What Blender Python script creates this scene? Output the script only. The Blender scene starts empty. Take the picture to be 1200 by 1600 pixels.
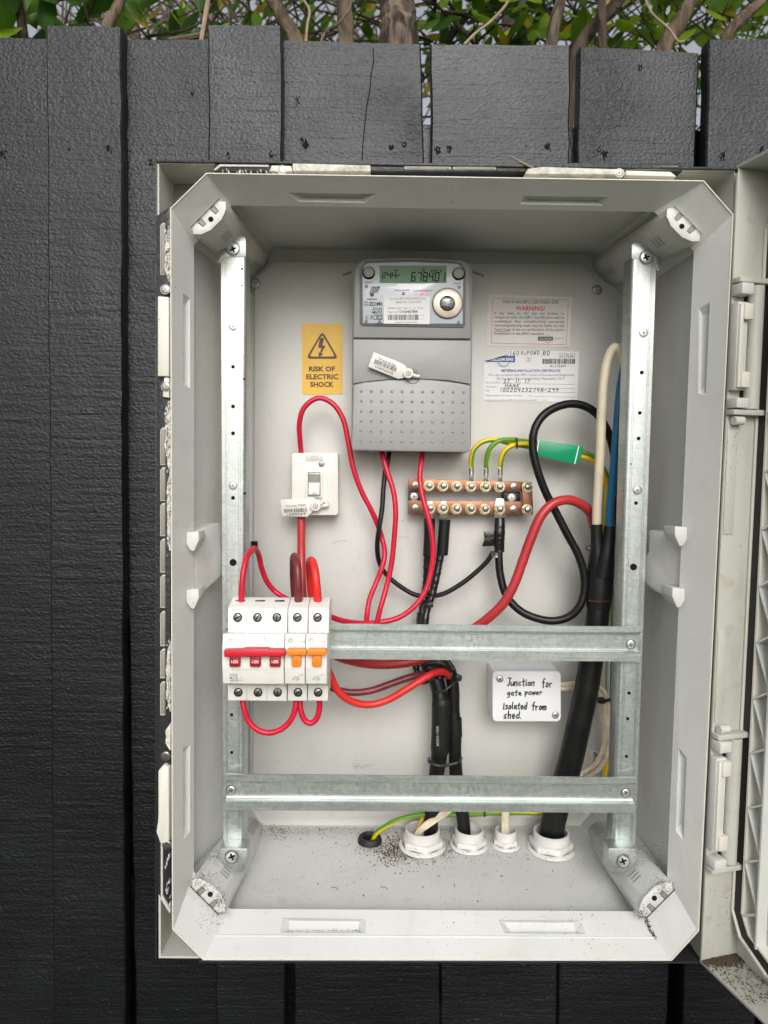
import bpy, bmesh, math, random
from mathutils import Vector, Matrix
random.seed(7)
SC = bpy.context.scene
COL = SC.collection
PI = math.pi

# ------------------------------------------------------------------ camera
F = 1150.0
PITCH, YAW, ROLL = 0.0695, -0.0133, 0.0152
ZC = 1.40                                   # height of the cabinet's centre above the ground
CAM = Vector((-0.0657, -0.6667, 0.1108 + ZC))
cp, sp, cy_, sy_ = math.cos(PITCH), math.sin(PITCH), math.cos(YAW), math.sin(YAW)
FW = Vector((-sy_*cp, cy_*cp, -sp)); RT = Vector((cy_, sy_, 0)); UP = RT.cross(FW)
R2 = RT*math.cos(ROLL) + UP*math.sin(ROLL); U2 = -RT*math.sin(ROLL) + UP*math.cos(ROLL)
cam = bpy.data.cameras.new('camera'); co = bpy.data.objects.new('camera', cam); COL.objects.link(co)
co.matrix_world = Matrix(((R2.x, U2.x, -FW.x, CAM.x), (R2.y, U2.y, -FW.y, CAM.y), (R2.z, U2.z, -FW.z, CAM.z), (0, 0, 0, 1)))
cam.sensor_fit = 'VERTICAL'; cam.sensor_height = 36; cam.sensor_width = 27
cam.lens = F/1600*36; cam.clip_start = 0.01; cam.clip_end = 500
cam.dof.use_dof = True; cam.dof.focus_distance = 0.74; cam.dof.aperture_fstop = 9.0
SC.camera = co
SC.render.resolution_x = 768; SC.render.resolution_y = 1024

# ------------------------------------------------------------------ light
SUN_EL, SUN_AZ = math.radians(31), math.radians(176)     # overcast: broad sun behind the viewer's left shoulder
w = bpy.data.worlds.new('World'); SC.world = w; w.use_nodes = True
nt = w.node_tree; bg = nt.nodes['Background']
sky = nt.nodes.new('ShaderNodeTexSky'); sky.sky_type = 'NISHITA'; sky.sun_disc = False
sky.sun_elevation = SUN_EL; sky.sun_rotation = SUN_AZ; sky.air_density = 1.0; sky.dust_density = 4.0; sky.ozone_density = 0.6
hs = nt.nodes.new('ShaderNodeHueSaturation'); hs.inputs['Saturation'].default_value = 0.3
nt.links.new(sky.outputs[0], hs.inputs['Color']); nt.links.new(hs.outputs[0], bg.inputs[0]); bg.inputs[1].default_value = 0.14
sl = bpy.data.lights.new('sun', 'SUN'); sl.energy = 1.25; sl.angle = math.radians(30); sl.color = (1, 0.992, 0.975)
so = bpy.data.objects.new('sun', sl); COL.objects.link(so)
sdir = Vector((math.sin(SUN_AZ)*math.cos(SUN_EL), math.cos(SUN_AZ)*math.cos(SUN_EL), math.sin(SUN_EL)))
so.rotation_euler = sdir.to_track_quat('Z', 'Y').to_euler()
SC.view_settings.view_transform = 'Standard'; SC.view_settings.look = 'None'
SC.view_settings.exposure = 0.12; SC.view_settings.gamma = 1

# ------------------------------------------------------------------ helpers
def at(px, py, Y=0.0):
    """world point on the plane y=Y that the photograph shows at pixel (px,py)"""
    d = FW + R2*((px-600)/F) + U2*((800-py)/F)
    t = (Y-CAM.y)/d.y
    return CAM + d*t
def mpp(Y): return (Y-CAM.y)/F
def L(a, b, t): return a+(b-a)*t

MATS = {}
def mat(name, col, rough=0.5, metal=0.0, noise=0.0, nscale=20, bump=0.0, bscale=200, coat=0.0, spec=0.5, setup=None):
    m = bpy.data.materials.new(name); m.use_nodes = True; t = m.node_tree; b = t.nodes['Principled BSDF']
    b.inputs['Base Color'].default_value = (*col, 1); b.inputs['Roughness'].default_value = rough
    b.inputs['Metallic'].default_value = metal; b.inputs['Coat Weight'].default_value = coat
    b.inputs['Specular IOR Level'].default_value = spec
    tc = t.nodes.new('ShaderNodeTexCoord')
    if noise > 0:
        n = t.nodes.new('ShaderNodeTexNoise'); n.inputs['Scale'].default_value = nscale; n.inputs['Detail'].default_value = 5
        t.links.new(tc.outputs['Object'], n.inputs['Vector'])
        r = t.nodes.new('ShaderNodeValToRGB'); r.color_ramp.elements[0].position = 0.3; r.color_ramp.elements[1].position = 0.7
        r.color_ramp.elements[0].color = (*[c*(1-noise) for c in col], 1); r.color_ramp.elements[1].color = (*[min(1, c*(1+noise)) for c in col], 1)
        t.links.new(n.outputs[0], r.inputs[0]); t.links.new(r.outputs[0], b.inputs['Base Color'])
    if bump > 0:
        n2 = t.nodes.new('ShaderNodeTexNoise'); n2.inputs['Scale'].default_value = bscale; n2.inputs['Detail'].default_value = 3
        t.links.new(tc.outputs['Object'], n2.inputs['Vector'])
        bp = t.nodes.new('ShaderNodeBump'); bp.inputs['Strength'].default_value = bump; bp.inputs['Distance'].default_value = 0.001
        t.links.new(n2.outputs[0], bp.inputs['Height']); t.links.new(bp.outputs[0], b.inputs['Normal'])
    if setup: setup(t, b, tc)
    MATS[name] = m; return m
def N(t, k, **kw):
    n = t.nodes.new(k)
    for a, v in kw.items():
        if a in n.inputs: n.inputs[a].default_value = v
        else: setattr(n, a, v)
    return n
def ramp(t, src, stops):
    r = t.nodes.new('ShaderNodeValToRGB'); e = r.color_ramp.elements
    while len(e) < len(stops): e.new(0.5)
    for i, (p, c) in enumerate(stops):
        e[i].position = p; e[i].color = (*c, 1) if len(c) == 3 else c
    t.links.new(src, r.inputs[0]); return r.outputs[0]
def mix(t, fac, a, b, mode='MIX'):
    m = t.nodes.new('ShaderNodeMix'); m.data_type = 'RGBA'; m.blend_type = mode
    for s, i in ((fac, 0), (a, 6), (b, 7)):
        if hasattr(s, 'links') or hasattr(s, 'is_linked'): t.links.new(s, m.inputs[i])
        elif isinstance(s, (int, float)): m.inputs[i].default_value = s
        else: m.inputs[i].default_value = (*s, 1)
    return m.outputs[2]
def mapped(t, tc, scale):
    mp = t.nodes.new('ShaderNodeMapping'); mp.inputs['Scale'].default_value = scale
    t.links.new(tc.outputs['Object'], mp.inputs[0]); return mp.outputs[0]

def plastic_dirty(base, dirt_amt, grime=(0.10, 0.085, 0.06), big=0.0, crumb=0.15):
    def f(t, b, tc):
        sc1 = N(t, 'ShaderNodeTexNoise', Scale=7.0, Detail=9.0); sc1.inputs['Roughness'].default_value = 0.72; sc1.inputs['Distortion'].default_value = 1.5; t.links.new(mapped(t, tc, (1, 1, 0.6)), sc1.inputs['Vector'])
        n = N(t, 'ShaderNodeTexNoise', Scale=420.0, Detail=2.0); t.links.new(tc.outputs['Object'], n.inputs['Vector'])
        n3 = N(t, 'ShaderNodeTexNoise', Scale=9.0, Detail=3.0); t.links.new(tc.outputs['Object'], n3.inputs['Vector'])
        ms = ramp(t, n3.outputs[0], [(0.50, (0, 0, 0)), (0.68, (1, 1, 1))])
        sp_ = ramp(t, n.outputs[0], [(0.735-dirt_amt*0.075, (0, 0, 0)), (0.765-dirt_amt*0.075, (1, 1, 1))])
        mm = N(t, 'ShaderNodeMath', operation='MULTIPLY'); t.links.new(sp_, mm.inputs[0]); t.links.new(ms, mm.inputs[1])
        n4 = N(t, 'ShaderNodeTexNoise', Scale=5.0, Detail=6.0); t.links.new(mapped(t, tc, (1, 1, 0.5)), n4.inputs['Vector'])
        c1 = ramp(t, n4.outputs[0], [(0.3, tuple(c*(0.93-big*0.25) for c in base)), (0.65, base)])
        n5 = N(t, 'ShaderNodeTexNoise', Scale=55.0, Detail=6.0); t.links.new(tc.outputs['Object'], n5.inputs['Vector'])
        st = ramp(t, n5.outputs[0], [(0.62, (0, 0, 0)), (0.8, (dirt_amt*0.6,)*3)])
        c2 = mix(t, st, c1, tuple(g*3 for g in grime))
        film = ramp(t, sc1.outputs[0], [(0.50, (0, 0, 0)), (0.72, (0.30+0.35*dirt_amt,)*3)])
        c2 = mix(t, film, c2, tuple(L_*0.62+g*0.5 for L_, g in zip(base, grime)))
        c3 = mix(t, mm.outputs[0], c2, grime)
        t.links.new(c3, b.inputs['Base Color'])
        rr = ramp(t, n4.outputs[0], [(0.3, (0.42,)*3), (0.7, (0.58,)*3)]); t.links.new(rr, b.inputs['Roughness'])
        bp = N(t, 'ShaderNodeBump', Strength=0.12, Distance=0.0006); t.links.new(n5.outputs[0], bp.inputs['Height']); t.links.new(bp.outputs[0], b.inputs['Normal'])
    return f
mat('cab', (0.55, 0.55, 0.525), setup=plastic_dirty((0.63, 0.64, 0.61), 0.28, big=0.25))
mat('cab_floor', (0.60, 0.60, 0.58), setup=plastic_dirty((0.62, 0.63, 0.61), 0.6, big=0.3))
mat('cab_sill', (0.55, 0.56, 0.545), setup=plastic_dirty((0.55, 0.56, 0.545), 0.7, big=0.3))
mat('cab_plate', (0.54, 0.53, 0.50), setup=plastic_dirty((0.61, 0.605, 0.575), 0.24, big=0.35))
mat('cab_beige', (0.52, 0.52, 0.46), setup=plastic_dirty((0.52, 0.52, 0.465), 0.9))
mat('lip', (0.66, 0.65, 0.58), setup=plastic_dirty((0.68, 0.67, 0.60), 0.75, (0.25, 0.17, 0.09)))
mat('foam', (0.58, 0.555, 0.49), 0.9, noise=0.28, nscale=160, bump=1.0, bscale=300)
mat('flake', (0.50, 0.485, 0.45), 0.9, noise=0.7, nscale=400, bump=1.0, bscale=500)
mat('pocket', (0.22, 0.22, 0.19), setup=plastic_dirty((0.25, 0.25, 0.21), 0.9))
mat('dirt', (0.075, 0.050, 0.034), 0.95, noise=0.5, nscale=300)
def galv(t, b, tc):
    v = N(t, 'ShaderNodeTexVoronoi', Scale=420.0); t.links.new(mapped(t, tc, (1, 1, 0.8)), v.inputs['Vector'])
    n = N(t, 'ShaderNodeTexNoise', Scale=35.0, Detail=5.0); t.links.new(tc.outputs['Object'], n.inputs['Vector'])
    n2 = N(t, 'ShaderNodeTexNoise', Scale=60.0, Detail=4.0); t.links.new(mapped(t, tc, (0.3, 1, 14)), n2.inputs['Vector'])
    a = ramp(t, v.outputs['Color'], [(0.0, (0.36, 0.40, 0.385)), (1.0, (0.63, 0.675, 0.655))])
    a2 = mix(t, 0.5, a, ramp(t, n.outputs[0], [(0.35, (0.46, 0.50, 0.48)), (0.65, (0.60, 0.64, 0.62))]))
    a3 = mix(t, 0.25, a2, ramp(t, n2.outputs[0], [(0.35, (0.36, 0.40, 0.38)), (0.65, (0.66, 0.70, 0.69))]))
    t.links.new(a3, b.inputs['Base Color'])
    t.links.new(ramp(t, v.outputs['Color'], [(0.1, (0.37,)*3), (0.9, (0.46,)*3)]), b.inputs['Roughness'])
    bp = N(t, 'ShaderNodeBump', Strength=0.15, Distance=0.0004); t.links.new(n2.outputs[0], bp.inputs['Height']); t.links.new(bp.outputs[0], b.inputs['Normal'])
mat('galv', (0.6, 0.62, 0.63), 0.4, 0.85, setup=galv)
mat('steel', (0.78, 0.79, 0.78), 0.34, 0.9, noise=0.12, nscale=300)
mat('steel_dull', (0.30, 0.30, 0.28), 0.4, 1.0, noise=0.3, nscale=200)
mat('tin', (0.50, 0.48, 0.43), 0.33, 1.0, noise=0.3, nscale=150, bump=0.3)
mat('brass', (0.62, 0.47, 0.22), 0.3, 1.0, noise=0.25, nscale=200)
mat('copper', (0.29, 0.135, 0.085), 0.42, 0.75, noise=0.3, nscale=70, bump=0.2, bscale=300)
mat('copper_edge', (0.20, 0.075, 0.045), 0.5, 0.5)
mat('hole', (0.012, 0.012, 0.012), 0.9, spec=0.1)
mat('black_pl', (0.014, 0.014, 0.015), 0.42, noise=0.3, nscale=150)
mat('black_cable', (0.006, 0.006, 0.0065), 0.4, spec=0.35, noise=0.5, nscale=60, bump=0.35, bscale=90)
mat('black_tape', (0.010, 0.010, 0.011), 0.25, bump=1.0, bscale=110)
mat('black_shrink', (0.007, 0.0075, 0.008), 0.5, spec=0.35, bump=0.4, bscale=90)
mat('red_wire', (0.56, 0.007, 0.035), 0.38, noise=0.12, nscale=45, bump=0.35, bscale=160)
mat('red_big', (0.42, 0.028, 0.032), 0.36, noise=0.1, nscale=30)
mat('red_bright', (0.70, 0.024, 0.02), 0.4, noise=0.12, nscale=40, bump=0.35, bscale=140)
mat('maroon', (0.16, 0.022, 0.03), 0.38, noise=0.2, nscale=60)
mat('cream', (0.62, 0.54, 0.40), 0.42, noise=0.12, nscale=40)
mat('cream_flat', (0.74, 0.65, 0.49), 0.5, noise=0.18, nscale=90)
mat('blue_wire', (0.008, 0.11, 0.24), 0.35)
mat('gy_yellow', (0.78, 0.52, 0.006), 0.4)
mat('gy_green', (0.10, 0.28, 0.02), 0.4)
mat('green_label', (0.0, 0.27, 0.12), 0.4, noise=0.08, nscale=60)
mat('white_pl', (0.74, 0.73, 0.69), 0.3, noise=0.04, nscale=40, coat=0.2)
mat('breaker', (0.73, 0.72, 0.68), 0.42, noise=0.05, nscale=60)
mat('breaker2', (0.65, 0.64, 0.60), 0.35)
mat('gland', (0.68, 0.67, 0.64), setup=plastic_dirty((0.68, 0.675, 0.65), 1.3))
mat('tagw', (0.66, 0.64, 0.60), 0.45, noise=0.05, nscale=90)
mat('jbox', (0.76, 0.77, 0.80), 0.35, noise=0.03, nscale=30)
mat('meter', (0.262, 0.265, 0.258), 0.45, noise=0.06, nscale=25, bump=0.15, bscale=400)
mat('meter_hi', (0.292, 0.295, 0.287), 0.45, noise=0.06, nscale=25, bump=0.15, bscale=400)
mat('meter_dk', (0.13, 0.135, 0.14), 0.4)
mat('faceplate', (0.48, 0.52, 0.57), 0.25, noise=0.05, nscale=20, coat=0.5)
mat('lcd', (0.13, 0.23, 0.14), 0.4, noise=0.12, nscale=12, spec=0.15)
mat('lcd_ink', (0.006, 0.012, 0.008), 0.7, spec=0.1)
mat('button', (0.26, 0.25, 0.24), 0.5)
mat('ring', (0.62, 0.56, 0.46), 0.35, metal=0.4, noise=0.1, nscale=90)
mat('optic', (0.10, 0.10, 0.10), 0.2, metal=0.6, noise=0.9, nscale=500)
mat('paper', (0.62, 0.60, 0.57), 0.5, noise=0.05, nscale=30)
mat('paper2', (0.66, 0.66, 0.67), 0.4, noise=0.04, nscale=30)
mat('ink', (0.03, 0.03, 0.03), 0.5)
mat('ink_grey', (0.22, 0.22, 0.21), 0.5)
mat('ink_faint', (0.42, 0.41, 0.39), 0.5)
mat('ink_red', (0.62, 0.02, 0.03), 0.5)
mat('ink_redthin', (0.55, 0.20, 0.18), 0.5)
mat('ink_blue', (0.02, 0.09, 0.28), 0.5)
mat('ink_white', (0.8, 0.8, 0.8), 0.5)
mat('ink_brown', (0.06, 0.03, 0.015), 0.5)
mat('yellow_st', (0.72, 0.42, 0.03), 0.42, noise=0.06, nscale=30)
mat('red_sw', (0.55, 0.012, 0.03), 0.4)
mat('red_dk', (0.33, 0.006, 0.015), 0.4)
mat('orange_sw', (0.85, 0.22, 0.01), 0.4)
m = mat('led', (0.9, 0.1, 0.2), 0.4); m.node_tree.nodes['Principled BSDF'].inputs['Emission Color'].default_value = (1, 0.12, 0.25, 1); m.node_tree.nodes['Principled BSDF'].inputs['Emission Strength'].default_value = 1.2
mat('rubber', (0.012, 0.012, 0.012), 0.6, noise=0.4, nscale=200)

def fence_paint(t, b, tc0):
    oi = t.nodes.new('ShaderNodeObjectInfo'); vm = t.nodes.new('ShaderNodeVectorMath'); vm.operation = 'SCALE'; vm.inputs[0].default_value = (7.3, 3.1, 11.7)
    t.links.new(oi.outputs['Random'], vm.inputs['Scale']); va = t.nodes.new('ShaderNodeVectorMath'); va.operation = 'ADD'
    t.links.new(tc0.outputs['Object'], va.inputs[0]); t.links.new(vm.outputs[0], va.inputs[1])
    class TC_: outputs = {'Object': va.outputs[0]}
    tc = TC_
    n = N(t, 'ShaderNodeTexNoise', Scale=26.0, Detail=6.0); n.inputs['Roughness'].default_value = 0.6
    t.links.new(mapped(t, tc, (0.35, 1, 4.5)), n.inputs['Vector'])                       # rough-sawn ridges across the board
    n2 = N(t, 'ShaderNodeTexNoise', Scale=330.0, Detail=4.0); t.links.new(mapped(t, tc, (0.8, 1, 1)), n2.inputs['Vector'])
    n3 = N(t, 'ShaderNodeTexNoise', Scale=5.5, Detail=2.0); t.links.new(tc.outputs['Object'], n3.inputs['Vector'])
    n5 = N(t, 'ShaderNodeTexNoise', Scale=130.0, Detail=2.0); t.links.new(mapped(t, tc, (0.12, 1, 4.5)), n5.inputs['Vector'])
    crk = N(t, 'ShaderNodeTexNoise', Scale=150.0, Detail=4.0); crk.inputs['Distortion'].default_value = 1.2; t.links.new(tc.outputs['Object'], crk.inputs['Vector'])
    msk = ramp(t, n3.outputs[0], [(0.56, (0, 0, 0)), (0.70, (1, 1, 1))])
    m1 = N(t, 'ShaderNodeMath', operation='MULTIPLY'); t.links.new(crk.outputs[0], m1.inputs[0]); t.links.new(msk, m1.inputs[1])
    a1 = N(t, 'ShaderNodeMath', operation='MULTIPLY_ADD'); a1.inputs[1].default_value = 1.35; t.links.new(m1.outputs[0], a1.inputs[0]); t.links.new(n.outputs[0], a1.inputs[2])
    a2 = N(t, 'ShaderNodeMath', operation='MULTIPLY_ADD'); a2.inputs[1].default_value = 0.75; t.links.new(n2.outputs[0], a2.inputs[0]); t.links.new(a1.outputs[0], a2.inputs[2])
    a3 = N(t, 'ShaderNodeMath', operation='MULTIPLY_ADD'); a3.inputs[1].default_value = 0.22; t.links.new(n5.outputs[0], a3.inputs[0]); t.links.new(a2.outputs[0], a3.inputs[2])
    bp = N(t, 'ShaderNodeBump', Strength=0.62, Distance=0.0018); t.links.new(a3.outputs[0], bp.inputs['Height']); t.links.new(bp.outputs[0], b.inputs['Normal'])
    c = ramp(t, n.outputs[0], [(0.3, (0.0025, 0.0028, 0.0034)), (0.7, (0.0055, 0.0060, 0.0074))])
    sp_ = ramp(t, n2.outputs[0], [(0.715, (0, 0, 0)), (0.76, (0.5,)*3)])
    t.links.new(mix(t, sp_, c, (0.16, 0.16, 0.16)), b.inputs['Base Color'])
    t.links.new(ramp(t, n3.outputs[0], [(0.3, (0.33,)*3), (0.7, (0.47,)*3)]), b.inputs['Roughness'])
mat('fence', (0.03, 0.03, 0.035), 0.45, spec=0.48, setup=fence_paint); MATS['fence'].node_tree.nodes['Principled BSDF'].inputs['Specular Tint'].default_value = (0.93, 0.96, 1.0, 1)
mat('trim_black', (0.018, 0.019, 0.021), 0.45, bump=0.8, bscale=260)
def bark(c1, c2):
    def f(t, b, tc):
        n = N(t, 'ShaderNodeTexNoise', Scale=38.0, Detail=8.0); n.inputs['Distortion'].default_value = 1.5
        t.links.new(mapped(t, tc, (1, 1, 0.35)), n.inputs['Vector'])
        t.links.new(ramp(t, n.outputs[0], [(0.35, c1), (0.65, c2)]), b.inputs['Base Color'])
        bp = N(t, 'ShaderNodeBump', Strength=1.0, Distance=0.012); t.links.new(n.outputs[0], bp.inputs['Height']); t.links.new(bp.outputs[0], b.inputs['Normal'])
    return f
mat('bark', (0.1, 0.07, 0.05), 0.9, setup=bark((0.028, 0.019, 0.013), (0.21, 0.16, 0.115)))
mat('bark_dark', (0.04, 0.03, 0.02), 0.9, setup=bark((0.02, 0.014, 0.01), (0.075, 0.05, 0.035)))
mat('bark_olive', (0.1, 0.09, 0.05), 0.9, setup=bark((0.05, 0.036, 0.022), (0.17, 0.125, 0.08)))
mat('twig_dry', (0.28, 0.215, 0.145), 0.85, noise=0.2, nscale=60)
def leaf(name, c):
    m = bpy.data.materials.new(name); m.use_nodes = True; t = m.node_tree; b = t.nodes['Principled BSDF']
    tc = t.nodes.new('ShaderNodeTexCoord'); n = N(t, 'ShaderNodeTexNoise', Scale=14.0, Detail=3.0); t.links.new(tc.outputs['Object'], n.inputs['Vector'])
    cc = ramp(t, n.outputs[0], [(0.3, tuple(x*0.65 for x in c)), (0.7, tuple(min(1, x*1.3) for x in c))])
    t.links.new(cc, b.inputs['Base Color']); b.inputs['Roughness'].default_value = 0.38
    tr = t.nodes.new('ShaderNodeBsdfTranslucent'); t.links.new(mix(t, 1.0, cc, (1.0, 1.0, 0.45), 'MULTIPLY'), tr.inputs[0])
    ms = t.nodes.new('ShaderNodeMixShader'); ms.inputs[0].default_value = 0.6
    t.links.new(b.outputs[0], ms.inputs[1]); t.links.new(tr.outputs[0], ms.inputs[2]); t.links.new(ms.outputs[0], t.nodes['Material Output'].inputs[0])
    MATS[name] = m
leaf('leaf_dark', (0.055, 0.13, 0.025)); leaf('leaf_mid', (0.17, 0.31, 0.04)); leaf('leaf_bright', (0.42, 0.60, 0.06))
leaf('leaf_yellow', (0.55, 0.42, 0.03)); leaf('leaf_brown', (0.22, 0.15, 0.08)); leaf('leaf_grey', (0.20, 0.22, 0.15))
def ground_m(t, b, tc):
    n = N(t, 'ShaderNodeTexNoise', Scale=3.0, Detail=8.0); t.links.new(tc.outputs['Object'], n.inputs['Vector'])
    t.links.new(ramp(t, n.outputs[0], [(0.35, (0.03, 0.045, 0.015)), (0.65, (0.06, 0.075, 0.03))]), b.inputs['Base Color'])
mat('ground', (0.07, 0.1, 0.03), 0.95, setup=ground_m)

class G:
    def __init__(s): s.v = []; s.f = []; s.m = []; s.s = []; s.mats = []
    def mi(s, name):
        if name not in s.mats: s.mats.append(name)
        return s.mats.index(name)
    def add(s, vs, fs, mt, smooth=False):
        o = len(s.v); s.v += [Vector(v) for v in vs]; k = s.mi(mt)
        for f in fs: s.f.append([i+o for i in f]); s.m.append(k); s.s.append(smooth)
    def bm(s, b, mt, smooth=False):
        b.verts.index_update(); s.add([v.co.copy() for v in b.verts], [[v.index for v in f.verts] for f in b.faces], mt, smooth); b.free()
    def solid(s, front, back, mt, bev=0.0, smooth=None, seg=2):
        b = bmesh.new(); n = len(front)
        a = [b.verts.new(p) for p in front]; c = [b.verts.new(p) for p in back]
        b.faces.new(a); b.faces.new(c[::-1])
        for i in range(n): b.faces.new((a[i], c[i], c[(i+1) % n], a[(i+1) % n]))
        bmesh.ops.recalc_face_normals(b, faces=b.faces)
        if bev > 0: bmesh.ops.bevel(b, geom=list(b.edges)+list(b.verts), offset=bev, segments=seg, profile=0.5, affect='EDGES', clamp_overlap=True)
        s.bm(b, mt, (bev > 0) if smooth is None else smooth)
    def prism(s, pts, Y0, Y1, mt, bev=0.0, taper=1.0):
        f = [at(x, y, Y0) for x, y in pts]; c = sum(f, Vector())/len(f)
        bk = [Vector((c.x+(p.x-c.x)*taper, Y1, c.z+(p.z-c.z)*taper)) for p in f]
        s.solid(f, bk, mt, bev)
    def rect(s, x0, y0, x1, y1, Y0, Y1, mt, bev=0.0, rc=0, taper=1.0):
        s.prism(rrect(x0, y0, x1, y1, rc), Y0, Y1, mt, bev, taper)
    def flat(s, pts, Y, mt):
        s.add([at(x, y, Y) for x, y in pts], [list(range(len(pts)))], mt)
    def frect(s, x0, y0, x1, y1, Y, mt): s.flat([(x0, y0), (x0, y1), (x1, y1), (x1, y0)], Y, mt)
    def stroke(s, pts, w, Y, mt):
        P = [Vector(p) for p in pts]
        for a, b_ in zip(P[:-1], P[1:]):
            d = (b_-a)
            if d.length < 1e-6: continue
            d.normalize(); n = Vector((-d.y, d.x))*w/2; e = d*w*0.35
            s.flat([a-e+n, a-e-n, b_+e-n, b_+e+n], Y, mt)
    def disc(s, px, py, Y, r, mt, n=16, r2=None):
        s.flat([(px+r*math.cos(2*PI*i/n), py-r*math.sin(2*PI*i/n)) for i in range(n)], Y, mt)
    def cyl(s, px, py, r, Y0, Y1, mt, n=20, bev=0.0, taper=1.0):
        s.prism([(px+r*math.cos(2*PI*i/n), py-r*math.sin(2*PI*i/n)) for i in range(n)], Y0, Y1, mt, bev, taper)
    def ringd(s, px, py, r0, r1, Y, mt, n=28):
        vs = []; fs = []
        for i in range(n):
            a = 2*PI*i/n
            for r in (r0, r1): vs.append(at(px+r*math.cos(a), py-r*math.sin(a), Y))
        for i in range(n): j = (i+1) % n; fs.append([2*i, 2*i+1, 2*j+1, 2*j])
        s.add(vs, fs, mt)
    def lathe(s, c, prof, mt, n=28, smooth=True, sq=1.0, axis='Z'):
        vs = []; fs = []
        for r, z in prof:
            for i in range(n):
                a = 2*PI*i/n
                if axis == 'Z': vs.append(Vector((c[0]+r*math.cos(a), c[1]+r*math.sin(a)*sq, c[2]+z)))
                else: vs.append(Vector((c[0]+r*math.cos(a), c[1]-z, c[2]+r*math.sin(a))))
        for k in range(len(prof)-1):
            for i in range(n):
                j = (i+1) % n; fs.append([k*n+i, k*n+j, (k+1)*n+j, (k+1)*n+i])
        s.add(vs, fs, mt, smooth)
    def tube(s, path, r, mt, n=12, mt2=None, stripe=4, soff=0, twist=0.0, sub=8, world=False, sq=None, wob=0.0):
        """path of (px,py,Y); r in metres (or list)"""
        P = [Vector(p) if world else at(*p) for p in path]
        rr = r if isinstance(r, (list, tuple)) else [r]*len(P)
        C = []; RR = []
        if len(P) == 2: C = [L(P[0], P[1], i/4) for i in range(5)]; RR = [L(rr[0], rr[1], i/4) for i in range(5)]
        else:
            E = [2*P[0]-P[1]]+P+[2*P[-1]-P[-2]]
            for i in range(1, len(E)-2):
                p0, p1, p2, p3 = E[i-1:i+3]
                def tj(ti, a, b_): return ti+max((b_-a).length, 1e-5)**0.5
                t0 = 0; t1 = tj(t0, p0, p1); t2 = tj(t1, p1, p2); t3 = tj(t2, p2, p3)
                for k in range(sub + (1 if i == len(E)-3 else 0)):
                    t = t1+(t2-t1)*k/sub
                    A1 = p0*((t1-t)/(t1-t0))+p1*((t-t0)/(t1-t0)); A2 = p1*((t2-t)/(t2-t1))+p2*((t-t1)/(t2-t1)); A3 = p2*((t3-t)/(t3-t2))+p3*((t-t2)/(t3-t2))
                    B1 = A1*((t2-t)/(t2-t0))+A2*((t-t0)/(t2-t0)); B2 = A2*((t3-t)/(t3-t1))+A3*((t-t1)/(t3-t1))
                    C.append(B1*((t2-t)/(t2-t1))+B2*((t-t1)/(t2-t1))); RR.append(L(rr[i-1], rr[i], k/sub))
        T = []
        for i in range(len(C)):
            d = C[min(i+1, len(C)-1)]-C[max(i-1, 0)]; T.append(d.normalized() if d.length > 0 else Vector((0, 0, 1)))
        u = T[0].cross(Vector((0, 1, 0)));
        if u.length < 0.05: u = T[0].cross(Vector((1, 0, 0)))
        u.normalize(); vs = []; fs = []; fs2 = []
        dist = 0
        for i in range(len(C)):
            u = (u-T[i]*u.dot(T[i])).normalized(); v = T[i].cross(u)
            if i: dist += (C[i]-C[i-1]).length
            ro = RR[i]*(1+random.uniform(-wob, wob)) if wob else RR[i]
            for k in range(n):
                a = 2*PI*k/n+twist*dist
                q = u*math.cos(a)*ro+v*math.sin(a)*ro*(sq or 1.0)
                vs.append(C[i]+q)
        for i in range(len(C)-1):
            for k in range(n):
                j = (k+1) % n; f = [i*n+k, i*n+j, (i+1)*n+j, (i+1)*n+k]
                (fs2 if (mt2 and (k+soff) % n < stripe) else fs).append(f)
        o = len(s.v); fs.append(list(range(n))[::-1]); fs.append([(len(C)-1)*n+k for k in range(n)])
        s.add(vs, fs, mt, True)
        if fs2:
            k2 = s.mi(mt2)
            for f in fs2: s.f.append([i+o for i in f]); s.m.append(k2); s.s.append(True)
        return C
    def extx(s, prof, x0, x1, mt, bev=0.0, Yx=None, closed=True):
        """prof: (py,Yref,Y) -> z from pixel row py seen at depth Yref"""
        xm = (x0+x1)/2; Yx = prof[0][1] if Yx is None else Yx
        pts = [(p[2] if len(p) > 2 else p[1], at(xm, p[0], p[1]).z) for p in prof]
        ym = sum(p[0] for p in prof)/len(prof); xa = at(x0, ym, Yx).x; xb = at(x1, ym, Yx).x
        s.solid([Vector((xa, y, z)) for y, z in pts], [Vector((xb, y, z)) for y, z in pts], mt, bev)
    def text(s, txt, x, y, h, Y, mt, ang=0.0, w=None, al='L', bold=0.0, shear=0.0):
        key = (txt, bold, shear)
        if key not in TC:
            cu = bpy.data.curves.new('t', 'FONT'); cu.body = txt; cu.resolution_u = 2; cu.offset = bold; cu.shear = shear
            ob = bpy.data.objects.new('t', cu); COL.objects.link(ob); bpy.context.view_layer.update()
            me = bpy.data.meshes.new_from_object(ob)
            TC[key] = ([v.co.copy() for v in me.vertices], [list(p.vertices) for p in me.polygons])
            bpy.data.objects.remove(ob); bpy.data.curves.remove(cu); bpy.data.meshes.remove(me)
        vs, fs = TC[key]
        if not vs: return
        x0 = min(v.x for v in vs); x1 = max(v.x for v in vs); sc = h/0.72; sx = sc if w is None else w/max(x1-x0, 1e-6)
        wd = (x1-x0)*sx; ox = {'L': 0, 'C': -wd/2, 'R': -wd}[al]; ca, sa = math.cos(math.radians(ang)), math.sin(math.radians(ang))
        out = []
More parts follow.
